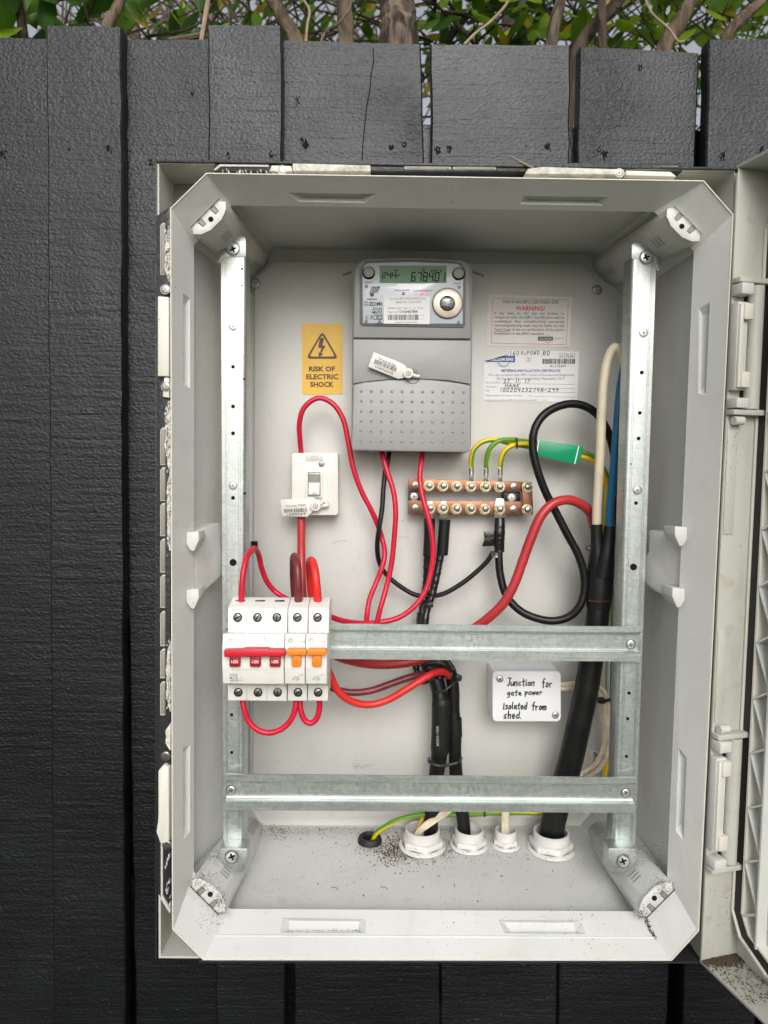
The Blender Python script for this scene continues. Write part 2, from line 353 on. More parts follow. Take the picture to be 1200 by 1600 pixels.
        for v in vs:
            a = (v.x-x0)*sx+ox; b_ = v.y*sc
            out.append(at(x+a*ca-b_*sa, y-a*sa-b_*ca, Y))
        s.add(out, fs, mt)
    def hand(s, txt, x, y, h, Y, mt, wpen, adv=0.62, ang=0.0, slant=0.12, jit=0.045, w=None):
        nat = sum(adv*.8 if c == ' ' else HWW.get(c, .5)+adv-.5 for c in txt)*h; kx = 1.0 if w is None else w/nat
        ca, sa = math.cos(math.radians(ang)), math.sin(math.radians(ang)); cx = 0
        for ch in txt:
            if ch == ' ': cx += adv*h*0.8; continue
            gl = HW[ch]; wd = HWW.get(ch, 0.5)
            for pl in gl:
                pts = []
                for a, b_ in pl:
                    a += random.uniform(-jit, jit); b_ += random.uniform(-jit, jit)
                    u = cx+(a*wd/0.5+b_*slant)*h; v = b_*h
                    pts.append((x+u*kx*ca-v*sa, y-u*kx*sa-v*ca))
                s.stroke(pts, wpen, Y, mt)
            cx += (wd+adv-0.5)*h
    def cut(s):
        s.cuts = getattr(s, 'cuts', [])+[(len(s.v), len(s.f))]
    def pieces(s, name, parent):
        c = [(0, 0)]+[q for q in getattr(s, 'cuts', [])]
        if c[-1] != (len(s.v), len(s.f)): c.append((len(s.v), len(s.f)))
        out = []
        for (v0, f0), (v1, f1) in zip(c[:-1], c[1:]):
            if f1 == f0: continue
            h = G(); h.v = s.v[v0:v1]
            for f, m_, sm in zip(s.f[f0:f1], s.m[f0:f1], s.s[f0:f1]):
                h.f.append([i-v0 for i in f]); h.m.append(h.mi(s.mats[m_])); h.s.append(sm)
            out.append(h.build(name, parent))
        return out
    def build(s, name, parent=None, label=None, cat=None, group=None, kind=None):
        me = bpy.data.meshes.new(name)
        root = parent
        while root is not None and root.parent is not None: root = root.parent
        if root is not None: off = Vector(root['_o'])
        else:
            off = Vector((sum(v.x for v in s.v), sum(v.y for v in s.v), sum(v.z for v in s.v)))/max(1, len(s.v))
        me.from_pydata([v-off for v in s.v], [], s.f)
        for k in s.mats: me.materials.append(MATS[k])
        me.polygons.foreach_set('material_index', s.m); me.polygons.foreach_set('use_smooth', s.s)
        me.update(); ob = bpy.data.objects.new(name, me); COL.objects.link(ob)
        if any(s.s): me.set_sharp_from_angle(angle=math.radians(38))
        if parent is not None: ob.parent = parent
        else: ob.location = off; ob['_o'] = tuple(off)
        tag(ob, label, cat, group, kind)
        return ob
TC = {}
def tag(o, label=None, cat=None, group=None, kind=None):
    if label: o['label'] = label
    if cat: o['category'] = cat
    if group: o['group'] = group
    if kind: o['kind'] = kind
def thing(name, loc, label, cat, group=None):
    o = bpy.data.objects.new(name, None); COL.objects.link(o); o.location = loc; o['_o'] = tuple(loc); o.empty_display_size = 0.02
    tag(o, label, cat, group); return o
def rrect(x0, y0, x1, y1, rc=0):
    if rc <= 0: return [(x0, y0), (x0, y1), (x1, y1), (x1, y0)]
    o = []
    for cx, cy, a0 in ((x0+rc, y0+rc, 90), (x0+rc, y1-rc, 180), (x1-rc, y1-rc, 270), (x1-rc, y0+rc, 0)):
        for k in range(5):
            a = math.radians(a0+k*22.5); o.append((cx+rc*math.cos(a), cy-rc*math.sin(a)))
    return o
def rot(pts, cx, cy, ang):
    c, s = math.cos(math.radians(ang)), math.sin(math.radians(ang))
    return [(cx+x*c+y*s, cy-x*s+y*c) for x, y in pts]
def screw(parent, px, py, Y, r, mt='steel', name='screw', ang=20, h=None):
    g = G(); R = r*mpp(Y); p = at(px, py, Y); h = h or (R*0.35 if r > 8 else R*0.16)
    g.lathe(p, [(R, -0.0005), (R, h*.35), (R*0.92, h*0.75), (R*0.7, h*0.93), (R*0.35, h), (0.00001, h)], mt, 20, True, axis='Y')
    for a in (ang, ang+90):
        g.prism(rot([(-r*0.55, -r*0.14), (-r*0.55, r*0.14), (r*0.55, r*0.14), (r*0.55, -r*0.14)], px, py, a), Y-h*1.03-0.0003, Y-h*0.3, 'steel_dull' if r < 8 else 'hole')
    g.ringd(px, py, r*0.98, r*1.18, Y-0.0002, 'steel_dull', 20)
    return g.build(name, parent)
def barcode(g, x0, y0, x1, y1, Y, mt='ink', n=26, ang=0, cx=0, cy=0):
    x = x0; st = (x1-x0)/n
    while x < x1:
        w_ = st*random.choice((0.35, 0.55, 0.85)); q = [(x, y0), (x, y1), (x+w_, y1), (x+w_, y0)]
        if ang or cx: q = rot(q, cx, cy, ang)
        g.flat(q, Y, mt); x += w_+st*random.choice((0.35, 0.5, 0.7))
# pen strokes for the hand-written notes
HW = {
 'J': [[(.1, 1), (.6, 1)], [(.38, 1), (.38, .15), (.25, 0), (.05, .1)]], 'u': [[(0, .5), (.05, .1), (.25, 0), (.42, .2), (.45, .5)], [(.45, .5), (.5, 0)]],
 'n': [[(0, .5), (.03, 0)], [(.03, .3), (.2, .5), (.38, .45), (.42, 0)]], 'c': [[(.4, .45), (.2, .5), (.03, .25), (.15, .02), (.42, .08)]],
 't': [[(.2, .85), (.2, .1), (.38, 0)], [(0, .55), (.42, .58)]], 'i': [[(.15, .5), (.15, 0)], [(.15, .7), (.17, .76)]],
 'o': [[(.25, .5), (.05, .35), (.05, .1), (.25, 0), (.42, .15), (.4, .4), (.25, .5)]], 'f': [[(.42, .95), (.25, 1), (.18, .8), (.18, -.1)], [(0, .5), (.42, .55)]],
 'r': [[(.05, .5), (.07, 0)], [(.07, .3), (.2, .48), (.38, .45)]], 'g': [[(.4, .45), (.15, .48), (.03, .25), (.15, .05), (.38, .15)], [(.4, .5), (.38, -.3), (.1, -.35)]],
 'a': [[(.38, .42), (.15, .48), (.03, .22), (.15, .02), (.36, .15)], [(.4, .48), (.38, .1), (.5, 0)]], 'e': [[(.05, .25), (.4, .3), (.3, .5), (.1, .45), (.03, .2), (.2, 0), (.42, .08)]],
 'p': [[(.05, .5), (.05, -.3)], [(.05, .4), (.25, .52), (.4, .35), (.25, .1), (.05, .12)]], 'w': [[(0, .5), (.1, 0), (.25, .35), (.38, 0), (.5, .5)]],
 'I': [[(.2, .75), (.2, 0)], [(.05, .0), (.35, .0)]], 's': [[(.4, .48), (.15, .5), (.08, .33), (.35, .2), (.32, .02), (.03, .03)]],
 'l': [[(.15, 1), (.13, .1), (.25, 0)]], 'd': [[(.38, .42), (.15, .45), (.03, .2), (.18, 0), (.38, .15)], [(.42, .95), (.4, 0)]],
 'm': [[(0, .5), (.02, 0)], [(.02, .35), (.15, .5), (.24, .4), (.25, 0)], [(.25, .35), (.4, .5), (.5, .4), (.52, 0)]], 'h': [[(.05, 1), (.05, 0)], [(.05, .3), (.22, .5), (.38, .4), (.4, 0)]],
 '.': [[(.1, .02), (.14, .06)]], '-': [[(.0, .45), (.4, .48)]],
 '0': [[(.25, 1), (.05, .7), (.05, .25), (.25, 0), (.42, .3), (.42, .75), (.25, 1)]], '1': [[(.25, 1), (.2, 0)]], '2': [[(.05, .8), (.25, 1), (.4, .75), (.05, .02), (.45, .05)]],
 '4': [[(.1, 1), (.05, .5), (.42, .5)], [(.35, 1), (.33, 0)]], '5': [[(.42, 1), (.12, .98), (.08, .6), (.35, .55), (.38, .2), (.2, 0), (.02, .1)]],
 '6': [[(.35, 1), (.1, .5), (.1, .1), (.3, 0), (.42, .25), (.3, .48), (.1, .35)]], '7': [[(.03, .95), (.42, 1), (.15, 0)]], '9': [[(.4, .75), (.2, 1), (.05, .75), (.2, .5), (.4, .7), (.36, 0)]],
 'V': [[(0, 1), (.2, 0), (.45, 1)]], 'P': [[(.1, 1), (.08, 0)], [(.05, .95), (.4, .9), (.38, .55), (.1, .5)]], 'O': [[(.25, 1), (.03, .6), (.1, .1), (.35, .05), (.48, .5), (.38, .95), (.25, 1)]],
 'N': [[(.03, 0), (.08, 1), (.4, 0), (.45, 1)]], 'D': [[(.1, 1), (.08, 0), (.35, .1), (.48, .55), (.35, .95), (.02, 1)]], 'R': [[(.08, 0), (.1, 1), (.4, .85), (.35, .5), (.1, .5), (.45, 0)]],
 'H': [[(.05, 1), (.05, 0)], [(.42, 1), (.42, 0)], [(.05, .5), (.42, .52)]], 'A': [[(0, 0), (.25, 1), (.45, 0)], [(.1, .4), (.4, .4)]], 'K': [[(.08, 1), (.06, 0)], [(.42, 1), (.08, .45), (.45, 0)]]}
HWW = {'i': .25, 'I': .3, 'l': .25, '.': .2, '1': .3, 'm': .6}
SEG = {'0': 'abcdef', '1': 'bc', '2': 'abged', '4': 'fgbc', '6': 'afgedc', '7': 'abc', '8': 'abcdefg', 'H': 'fegbc', 'r': 'eg'}
def seg7(g, txt, x, y, wd, h, adv, wpen, Y, mt):
    P = {'a': ((.08, 1), (.92, 1)), 'b': ((1, .95), (1, .55)), 'c': ((1, .45), (1, .05)), 'd': ((.08, 0), (.92, 0)), 'e': ((0, .45), (0, .05)), 'f': ((0, .95), (0, .55)), 'g': ((.08, .5), (.92, .5))}
    for ch in txt:
        if ch in SEG:
            for k in SEG[ch]:
                g.stroke([(x+a*wd+b_*h*0.12, y-b_*h) for a, b_ in P[k]], wpen, Y, mt)
        x += adv

# ------------------------------------------------------------------ setting: ground
g = G(); S = 120
g.add([(-S, -S, 0), (S, -S, 0), (S, S, 0), (-S, S, 0)], [[0, 1, 2, 3]], 'ground'); go = g.build('ground', kind='structure')

# ------------------------------------------------------------------ fence
FZ = Vector((0, 0.26, 0))
fence = thing('timber_fence', Vector((0, 0.27, 0)), 'tall black painted timber paling fence behind the open grey cabinet', 'fence')
def board(xt0, xt1, yt0, yt1, xb0, xb1, Y0, th, name='paling', parent=fence, zbot=0.02, seed=0):
    rnd = random.Random(int(xt0*7+seed)); n = 70
    tl, tr = at(xt0, yt0, Y0), at(xt1, yt1, Y0); bl, br = at(xb0, 1600, Y0), at(xb1, 1600, Y0)
    g = G(); rows = []
    for i in range(n+1):
        f = i/n; zl = L(tl.z, zbot, f); zr = L(tr.z, zbot, f)
        sl_ = (bl.x-tl.x)/(bl.z-tl.z); sr = (br.x-tr.x)/(br.z-tr.z)
        jl = rnd.uniform(-.0009, .0009); jr = rnd.uniform(-.0009, .0009); b_ = 0.0018
        xl = tl.x+(zl-tl.z)*sl_+jl; xr = tr.x+(zr-tr.z)*sr+jr
        rows.append([(xl, Y0+th, zl), (xl, Y0+b_, zl), (xl+b_, Y0, zl)] + [(L(xl+b_, xr-b_, k/6), Y0+rnd.uniform(-.0005, .0005), L(zl, zr, k/6)+(rnd.uniform(-.0006, .0006) if i == 0 else 0)) for k in range(1, 6)] + [(xr-b_, Y0, zr), (xr, Y0+b_, zr), (xr, Y0+th, zr)])
    m_ = len(rows[0]); vs = [p for r in rows for p in r]; fs = []
    for i in range(n):
        for k in range(m_): fs.append([i*m_+k, (i+1)*m_+k, (i+1)*m_+(k+1) % m_, i*m_+(k+1) % m_])
    g.add(vs, fs, 'fence', True); g.add(rows[0], [list(range(m_))], 'fence'); g.add(rows[-1], [list(range(m_))[::-1]], 'fence')
    return g.build(name, parent)
YB, YP = 0.235, 0.256
for k in range(3): board(-365-k*240, -138-k*240, 58, 58, -335-k*232, -116-k*232, YP, .018, seed=k+20); board(1345+k*240, 1572+k*240, 78, 78, 1296+k*232, 1516+k*232, YP, .018, seed=k+30)
board(-130, 95, 55, 61, -110, 110, YP, .018)
board(72, 190, 40, 42, 84, 196, YB, .020, 'batten')
board(186, 345, 62, 62, 212, 360, YP, .018)
board(324, 440, 39, 40, 338, 445, YB, .020, 'batten')
board(436, 658, 63, 69, 460, 688, YP, .018)
board(672, 892, 70, 71, 689.5, 870, YP, .018)
board(906, 1092, 73, 83, 872, 1042, YP, .018)
board(1108, 1245, 62, 60, 1067, 1180, YB, .020, 'batten')
board(1110, 1340, 80, 80, 1066, 1290, YP, .018)
board(1262, 1420, 66, 66, 1190, 1350, YB-.001, .020, 'batten', seed=4)
for (a, b_) in ((192, 300), (880, 960), (1380, 1470)):
    g = G(); z1 = at(600, a, .275).z; z0 = at(600, b_, .275).z
    g.solid([Vector((x, .2755, z)) for x, z in ((-.9, z0), (-.9, z1), (.9, z1), (.9, z0))], [Vector((x, .32, z)) for x, z in ((-.9, z0), (-.9, z1), (.9, z1), (.9, z0))], 'fence', .002)
    g.build('rail', fence)
for px in (205, 452, 690, 1052):        # backing boards added behind the open joints to keep the lower gaps dark
    g = G(); x = at(px, 1550, .277).x
    g.solid([Vector((x+a, .3205, z)) for a, z in ((-.05, .02), (-.05, 1.3), (.05, 1.3), (.05, .02))], [Vector((x+a, .335, z)) for a, z in ((-.05, .02), (-.05, 1.3), (.05, 1.3), (.05, .02))], 'fence', .002)
    g.build('added_backing', fence)
# nail heads and splintered holes
def nailhole(px, py, Y, r):
    g = G(); n = 9; rnd = random.Random(int(px*3+py))
    g.flat([(px+r*(.5+rnd.random()*.6)*math.cos(2*PI*i/n), py-r*1.5*(.5+rnd.random()*.6)*math.sin(2*PI*i/n)) for i in range(n)], Y-.0009, 'hole')
    for k in range(3):
        a = px+rnd.uniform(-r, r); b_ = py+rnd.uniform(-r*2, r)
        g.prism([(a, b_), (a+1.2, b_+5), (a+2.6, b_+1)], Y-.002, Y, 'trim_black')
    g.build('nail_hole', fence)
for q in ((169, 231, YB, 4), (106, 231, YB, 3), (234, 253, YP, 4), (356, 241, YB, 3.5), (424, 241, YB, 4), (477, 225, YP, 6), (471, 218, YP, 3), (300, 145, YP, 2.5), (632, 226, YP, 4), (611, 229, YP, 4), (684, 234, YP, 6), (702, 232, YP, 5), (856, 228, YP, 5), (945, 241, YP, 5), (936, 233, YP, 3), (1130, 243, YB, 5), (1192, 233, YB, 4), (2, 240, YP, 4), (464, 156, YP, 3), (1001, 105, YP, 4)): nailhole(*q)
# split running down the wide paling left of the gap
g = G(); g.stroke([(583, 75), (584, 95), (580, 115), (578, 140), (573, 165), (570, 195), (567, 225), (566, 250)], 1.6, YP-.0012, 'hole'); g.build('crack', fence)
for q in ([(465, 1505), (560, 1506), (645, 1512), (700, 1530), (690, 1555)],):
    pass

# ------------------------------------------------------------------ cabinet
cab = thing('electrical_cabinet', Vector((0, 0.1, ZC-.36)), 'large open light grey plastic electrical cabinet set on the black fence', 'electrical cabinet')
O0 = [(265, 325), (322, 269), (1100, 281), (1147, 335), (1093, 1455), (1050, 1502), (317, 1501), (268, 1452)]
def shrink(P, d):
    c = (sum(p[0] for p in P)/len(P), sum(p[1] for p in P)/len(P)); n = len(P); out = []
    for i in range(n):
        a, b_, e = Vector(P[i-1]), Vector(P[i]), Vector(P[(i+1) % n])
        d1 = (b_-a).normalized(); d2 = (e-b_).normalized(); n1 = Vector((-d1.y, d1.x)); n2 = Vector((-d2.y, d2.x))
        if n1.dot(Vector(c)-b_) < 0: n1 = -n1
        if n2.dot(Vector(c)-b_) < 0: n2 = -n2
        m_ = (n1+n2); m_ = m_/m_.dot(n1) if abs(m_.dot(n1)) > 1e-6 else n1
        out.append(tuple(b_+m_*d))
    return out
I0 = shrink(O0, 3.6)
L1 = [(303, 383), (362, 321), (1022, 331), (1084, 393), (1042, 1372), (990, 1424), (360, 1420), (303, 1362)]
L1b = [(291, 376), (354, 306), (1030, 316), (1094, 388), (1051, 1380), (996, 1436), (352, 1434), (291, 1370)]
L2 = [(388, 448), (428, 388), (925, 397), (976, 470), (948, 1240), (906, 1290), (410, 1289), (392, 1262)]
def loop(P, Y): return [at(x, y, Y) for x, y in P]
# skirt and front lip
g = G()
po = loop(O0, 0.0); pi_ = loop(I0, 0.0)
def off_y(P, y): return [Vector((p.x, y, p.z)) for p in P]
rings = [off_y(po, .062), off_y(po, .0015), [L(a, b_, .3) + Vector((0, -.0004, 0)) for a, b_ in zip(po, pi_)], [L(a, b_, .7)+Vector((0, -.0004, 0)) for a, b_ in zip(po, pi_)], off_y(pi_, .0015)]
vs = [p for r in rings for p in r]; fs = [[k*8+i, k*8+(i+1) % 8, (k+1)*8+(i+1) % 8, (k+1)*8+i] for k in range(4) for i in range(8)]
g.add(vs, fs, 'lip', True); g.build('front_lip', cab)
# inner band with real pockets sunk in the side walls
g = G()
A = off_y(pi_, .0015); B = loop(L1, .034); Bb = loop(L1b, .044); D = loop(L2, .205)
def planehit(px, py, p, n):
    d = FW + R2*((px-600)/F) + U2*((800-py)/F); return CAM + d*((p-CAM).dot(n)/d.dot(n))
def wall_with_pockets(a0, a1, b0, b1, holes, mt, depth=.006):
    """a0-a1 front edge, b0-b1 rear edge; holes listed from the a0 end, each 4 px corners (front0, front1, rear1, rear0)"""
    n = (a1-a0).cross(b0-a0).normalized(); c = (a0+a1+b0+b1)/4
    axis = Vector((c.x-cabc.x, 0, c.z-cabc.z))
    out = n if n.dot(axis) > 0 else -n
    k = len(holes)
    for i, h in enumerate(holes):
        q0, q1 = L(a0, a1, i/k), L(a0, a1, (i+1)/k); r0, r1 = L(b0, b1, i/k), L(b0, b1, (i+1)/k)
        H = [planehit(x, y, c, n) for x, y in h]; q = [q0, q1, r1, r0]; hc = sum(H, Vector())/4
        dp = [hc+(p-hc)*0.8+out*depth for p in H]
        # wedge: rear edge of the pocket stays shallow
        for j in (2, 3): dp[j] = L(H[j], dp[j], .75)
        g.add(q+H, [[j, (j+1) % 4, 4+(j+1) % 4, 4+j] for j in range(4)], mt)
        g.add(H+dp, [[j, (j+1) % 4, 4+(j+1) % 4, 4+j] for j in range(4)]+[[4, 5, 6, 7]], mt)
cabc = (at(267, 268, 0)+at(1092, 1500, 0))/2
wall_with_pockets(A[0], A[7], B[0], B[7], [[(286, 458), (286, 602), (297, 607), (297, 466)], [(286, 1168), (286, 1312), (297, 1300), (297, 1163)]], 'cab')
wall_with_pockets(A[1], A[2], B[1], B[2], [[(450, 301), (588, 303), (570, 317), (466, 315)], [(817, 306), (950, 308), (942, 321), (812, 319)]], 'cab')
wall_with_pockets(A[3], A[4], B[3], B[4], [[(1109, 472), (1103, 617), (1091, 616), (1092, 482)], [(1073, 1184), (1068, 1314), (1056, 1298), (1060, 1168)]], 'cab')
wall_with_pockets(A[6], A[5], B[6], B[5], [[(437, 1457), (571, 1458), (571, 1436), (442, 1434)], [(788, 1458), (916, 1459), (906, 1438), (779, 1437)]], 'cab_sill')
for i in (0, 2, 4, 6):
    j = i+1
    g.add([A[i], A[j], B[j], B[i]], [[0, 1, 2, 3]], 'cab_sill' if i >= 4 else 'cab')
g.build('inner_frame', cab)
# deep walls
g = G()
for i in range(8):
    j = (i+1) % 8; fl = 'cab_floor' if i in (4, 5, 6) else 'cab'
    g.add([B[i], B[j], Bb[j], Bb[i]], [[0, 1, 2, 3]], fl)
    # wall curves gently into the back
    mids = []
    for t, bulge in ((.0, 0), (.4, .0), (.8, .002), (.93, .001), (1, 0)):
        mids.append((L(Bb[i], D[i], t), L(Bb[j], D[j], t)))
    for k in range(len(mids)-1):
        a, b_ = mids[k], mids[k+1]; g.add([a[0], a[1], b_[1], b_[0]], [[0, 1, 2, 3]], fl)
g.add(D, [list(range(8))], 'cab')
g.build('inner_walls', cab)
def floorz(Y):
    a = at(650, 1435, .044); b_ = at(650, 1289, .205); return L(a.z, b_.z, (Y-.044)/(.205-.044))
# beads along the band
g = G()
def bead(p, q, Y, r=.0011, mt='cab'): g.tube([(*p, Y), (*q, Y)], r, mt, 8)
bead((330, 1462), (1030, 1465), .0158, .0012, 'cab_floor'); g.cut(); bead((345, 294), (1070, 305), .0165, .0009)
g.pieces('moulding_bead', cab)
# outer flange and corner pockets
g = G()
OR = [(245, 252), (1151, 264), (1094, 1502), (248, 1497)]
fo = loop(OR, .012); c0 = sum(fo, Vector())/4
fi = [p+Vector(((c0.x-p.x)/abs(c0.x-p.x)*.002, 0, (c0.z-p.z)/abs(c0.z-p.z)*.002)) for p in fo]
rg = [off_y(fo, .235), fo, fi, off_y(fi, .060)]
vs = [p for r in rg for p in r]
g.add(vs, [[k*4+i, k*4+(i+1) % 4, (k+1)*4+(i+1) % 4, (k+1)*4+i] for k in (0,) for i in range(4)], 'trim_black')
g.add(vs, [[k*4+i, k*4+(i+1) % 4, (k+1)*4+(i+1) % 4, (k+1)*4+i] for k in (1, 2) for i in range(4)], 'cab_beige')
sk = off_y(po, .060); o4 = rg[3]
# pocket floor : eight faces between flange rectangle and octagon
cor = [(0, 1, 0), (2, 3, 1), (4, 5, 2), (6, 7, 3)]
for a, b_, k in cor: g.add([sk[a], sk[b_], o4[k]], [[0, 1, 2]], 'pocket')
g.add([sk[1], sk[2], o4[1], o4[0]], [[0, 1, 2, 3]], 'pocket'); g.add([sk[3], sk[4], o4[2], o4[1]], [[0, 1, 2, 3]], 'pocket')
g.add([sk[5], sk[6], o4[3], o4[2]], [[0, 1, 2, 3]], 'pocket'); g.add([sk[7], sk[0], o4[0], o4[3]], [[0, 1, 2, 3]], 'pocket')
g.build('outer_flange', cab)
# black painted edging along the left and the top with slots
g = G()
g.prism([(243.5, 338), (262, 325), (266, 325), (266, 1418), (262, 1418), (246, 1395)], .0105, .06, 'trim_black', .0004); g.cut()
g.rect(335, 254.5, 1066, 268, .012, .06, 'trim_black', .0005); g.cut()
g.prism([(243, 249), (1152, 261), (1152, 265), (243, 253)], .010, .03, 'trim_black', .0004); g.cut()
g.prism([(242, 250), (242, 1499), (245.5, 1499), (245.5, 252)], .011, .03, 'trim_black', .0004); g.cut()
g.prism([(310, 1501), (1098, 1503), (1098, 1506), (310, 1505)], .004, .03, 'trim_black', .0004); g.cut()
g.pieces('painted_edging', cab)
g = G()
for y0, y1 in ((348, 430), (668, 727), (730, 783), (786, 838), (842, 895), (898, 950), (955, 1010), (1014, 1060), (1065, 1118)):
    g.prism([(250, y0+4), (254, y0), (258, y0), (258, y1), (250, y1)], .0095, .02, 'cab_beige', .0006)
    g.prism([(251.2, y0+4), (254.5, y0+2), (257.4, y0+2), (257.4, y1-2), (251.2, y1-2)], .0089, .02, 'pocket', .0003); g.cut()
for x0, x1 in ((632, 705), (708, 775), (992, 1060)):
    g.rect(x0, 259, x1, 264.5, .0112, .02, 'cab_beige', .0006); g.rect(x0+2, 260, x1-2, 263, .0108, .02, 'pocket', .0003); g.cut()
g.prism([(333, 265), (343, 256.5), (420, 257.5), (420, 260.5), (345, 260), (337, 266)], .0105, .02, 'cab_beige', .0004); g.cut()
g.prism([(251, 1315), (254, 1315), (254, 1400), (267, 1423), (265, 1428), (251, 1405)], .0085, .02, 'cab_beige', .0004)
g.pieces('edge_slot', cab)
# foam strips, clamps
g = G()
g.prism([(457, 254.5), (579, 257.5), (579, 268), (457, 267)], .003, .03, 'foam', .0012); g.cut()
g.prism([(825, 263), (848, 260), (975, 264), (978, 273), (820, 272)], .003, .03, 'foam', .0012); g.cut()
g.pieces('foam_strip', cab)
g = G()
g.prism([(424, 258), (455, 259), (457, 268), (422, 267)], .004, .03, 'lip', .0008); g.cut()
g.prism([(978, 266), (1048, 268), (1058, 276), (978, 274)], .004, .03, 'lip', .0008); g.cut()
g.prism([(246, 462), (264, 464), (264, 588), (246, 588)], .005, .03, 'lip', .0012); g.cut()
g.prism([(247, 1205), (256, 1195), (264, 1200), (264, 1320), (250, 1318), (244, 1300), (247, 1280)], .005, .03, 'lip', .0012); g.cut()
g.prism([(256, 590), (264, 590), (264, 622), (254, 620)], .006, .03, 'lip', .0008); g.cut()
g.pieces('clamp', cab)
for q in ((441, 265, 6), (968, 270, 6), (258, 452, 6.5), (259, 604, 6.5), (259, 1181, 6.5), (261, 1320, 6.5)): screw(cab, q[0], q[1], .0055 if q[1] > 300 else .0035, q[2], 'steel_dull')
# torn foam seal along the left lip: ragged strips with small chips
def ragged(xa, xb, y0, y1, amp, mt='foam'):
    rr_ = random.Random(int(y0)); n_ = max(6, int((y1-y0)/5)); L_ = []
    for k in range(n_+1):
        t_ = k/n_; e_ = min(1, 4*t_, 4*(1-t_)+.2); L_.append((xb-(xb-xa)*e_+rr_.uniform(-amp, amp*.4), y0+(y1-y0)*t_))
    g_ = G()
    for k in range(n_): g_.prism([L_[k], L_[k+1], (xb, L_[k+1][1]), (xb, L_[k][1])], .0085+rr_.uniform(0, .0012), .03, mt)
    g_.build('foam_seal', cab)
ragged(258.5, 266.5, 352, 440, 2); ragged(259, 266.5, 626, 730, 2.5); ragged(261.5, 266.5, 728, 860, 1.5); ragged(260.5, 266.5, 1002, 1112, 2); ragged(259.5, 266.5, 1130, 1172, 1.5)
g = G(); rnd = random.Random(3)
def chips(x0, x1, y0, y1, n, Y=.008, s_=2.6, mt='flake'):
    for _ in range(n):
        x, y = rnd.uniform(x0, x1), rnd.uniform(y0, y1); a = rnd.uniform(0, 6.28); m_ = rnd.randint(4, 6); r = rnd.uniform(.3, 1)*s_
        g.prism([(x+r*rnd.uniform(.3, 1)*math.cos(a+2*PI*k/m_), y+2.6*r*rnd.uniform(.3, 1)*math.sin(a+2*PI*k/m_)) for k in range(m_)], Y-rnd.uniform(0, .002), Y+.004, mt)
chips(258, 266, 352, 440, 40); chips(258, 266, 628, 720, 34); chips(261, 266, 720, 880, 26); chips(260, 266, 1000, 1110, 26); chips(258, 266, 1335, 1420, 12); chips(345, 455, 265, 270, 22, .004, 2)
g.build('foam_flakes', cab)
# corner columns
def column(cx, cy, ang, back, pad_shift, mt, Yf=.018):
    """rounded bar standing off the chamfered corner, running front to back"""
    g = G(); u = Vector((math.cos(ang), math.sin(ang))); v = Vector((-u.y, u.x))   # u along the chamfer, v towards the middle (px frame, y down)
    if (Vector((680, 850))-Vector((cx, cy))).dot(v) < 0: v = -v
    prof = [(-31, -10), (-37, -1), (-29, 9), (-13, 15), (13, 15), (29, 9), (37, -1), (31, -10)]
    pr = [tuple(Vector((cx, cy))+u*a+v*b_) for a, b_ in prof]
    f = [at(x, y, Yf) for x, y in pr]
    cF = sum(f, Vector())/8; cB = at(*back, .198)
    bk = [Vector((cB.x+(p.x-cF.x)*1.0, .204, cB.z+(p.z-cF.z)*1.0)) for p in f]
    g.solid(f, bk, mt, .0012)
    # cover cap with notches
    capp = [(-29, -10), (-36, -1), (-28, 8), (-12, 14), (12, 14), (28, 8), (36, -1), (29, -10), (19, -11), (17.5, 2), (10.5, 2), (9.5, -11), (-9.5, -11), (-10.5, 2), (-17.5, 2), (-19, -11)]
    cpx = [tuple(Vector((cx, cy))+u*a+v*b_) for a, b_ in capp]
    ob = g.build('corner_column', cab)
    g = G(); g.prism(cpx, Yf-.003, Yf-.0004, mt, .0004)
    outl = [tuple(Vector((cx, cy))+u*a*1.03+v*(b_*1.05-.6)) for a, b_ in prof]
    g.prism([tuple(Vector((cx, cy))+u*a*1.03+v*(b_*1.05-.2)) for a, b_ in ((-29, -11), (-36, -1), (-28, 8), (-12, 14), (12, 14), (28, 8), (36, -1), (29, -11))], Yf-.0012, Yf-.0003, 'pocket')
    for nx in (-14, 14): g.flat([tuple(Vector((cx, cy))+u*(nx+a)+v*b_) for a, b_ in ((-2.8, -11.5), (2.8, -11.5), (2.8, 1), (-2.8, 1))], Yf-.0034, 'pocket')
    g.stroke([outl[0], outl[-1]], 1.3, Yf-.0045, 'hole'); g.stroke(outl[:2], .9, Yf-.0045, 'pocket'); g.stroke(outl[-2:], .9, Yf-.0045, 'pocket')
    h = Vector((cx, cy))+v*2
    g.cyl(h.x, h.y, 4.2, Yf-.0034, Yf-.001, 'hole', 12)
    g.build('end_cap', ob)
    # engraved slots on the flank towards the middle
    g = G()
    dirb = (Vector((cB.x, .198, cB.z))-Vector((cF.x, Yf, cF.z)))
    for grp, n in ((.16, 3), (.80, 6)):
        for k in range(n):
            t = grp+k*.035
            for sgn in (0,):
                a = f[3]+(f[4]-f[3])*.15+dirb*t; b2 = f[3]+(f[4]-f[3])*.8+dirb*t
                nn = (cabc-cF); nn.y = 0; nn.normalize()
                w_ = dirb.normalized()*.0008
                g.add([a-w_+nn*.0006, a+w_+nn*.0006, b2+w_+nn*.0006, b2-w_+nn*.0006], [[0, 1, 2, 3]], 'pocket')
    g.build('vent_slots', ob)
column(328, 341, math.radians(-45), (400, 415), 0, 'cab')
column(1067, 352, math.radians(45), (948, 425), 0, 'cab')
column(327, 1399, math.radians(45), (395, 1290), 0, 'cab_floor')
column(1024, 1405, math.radians(-45), (930, 1290), 0, 'cab_floor')
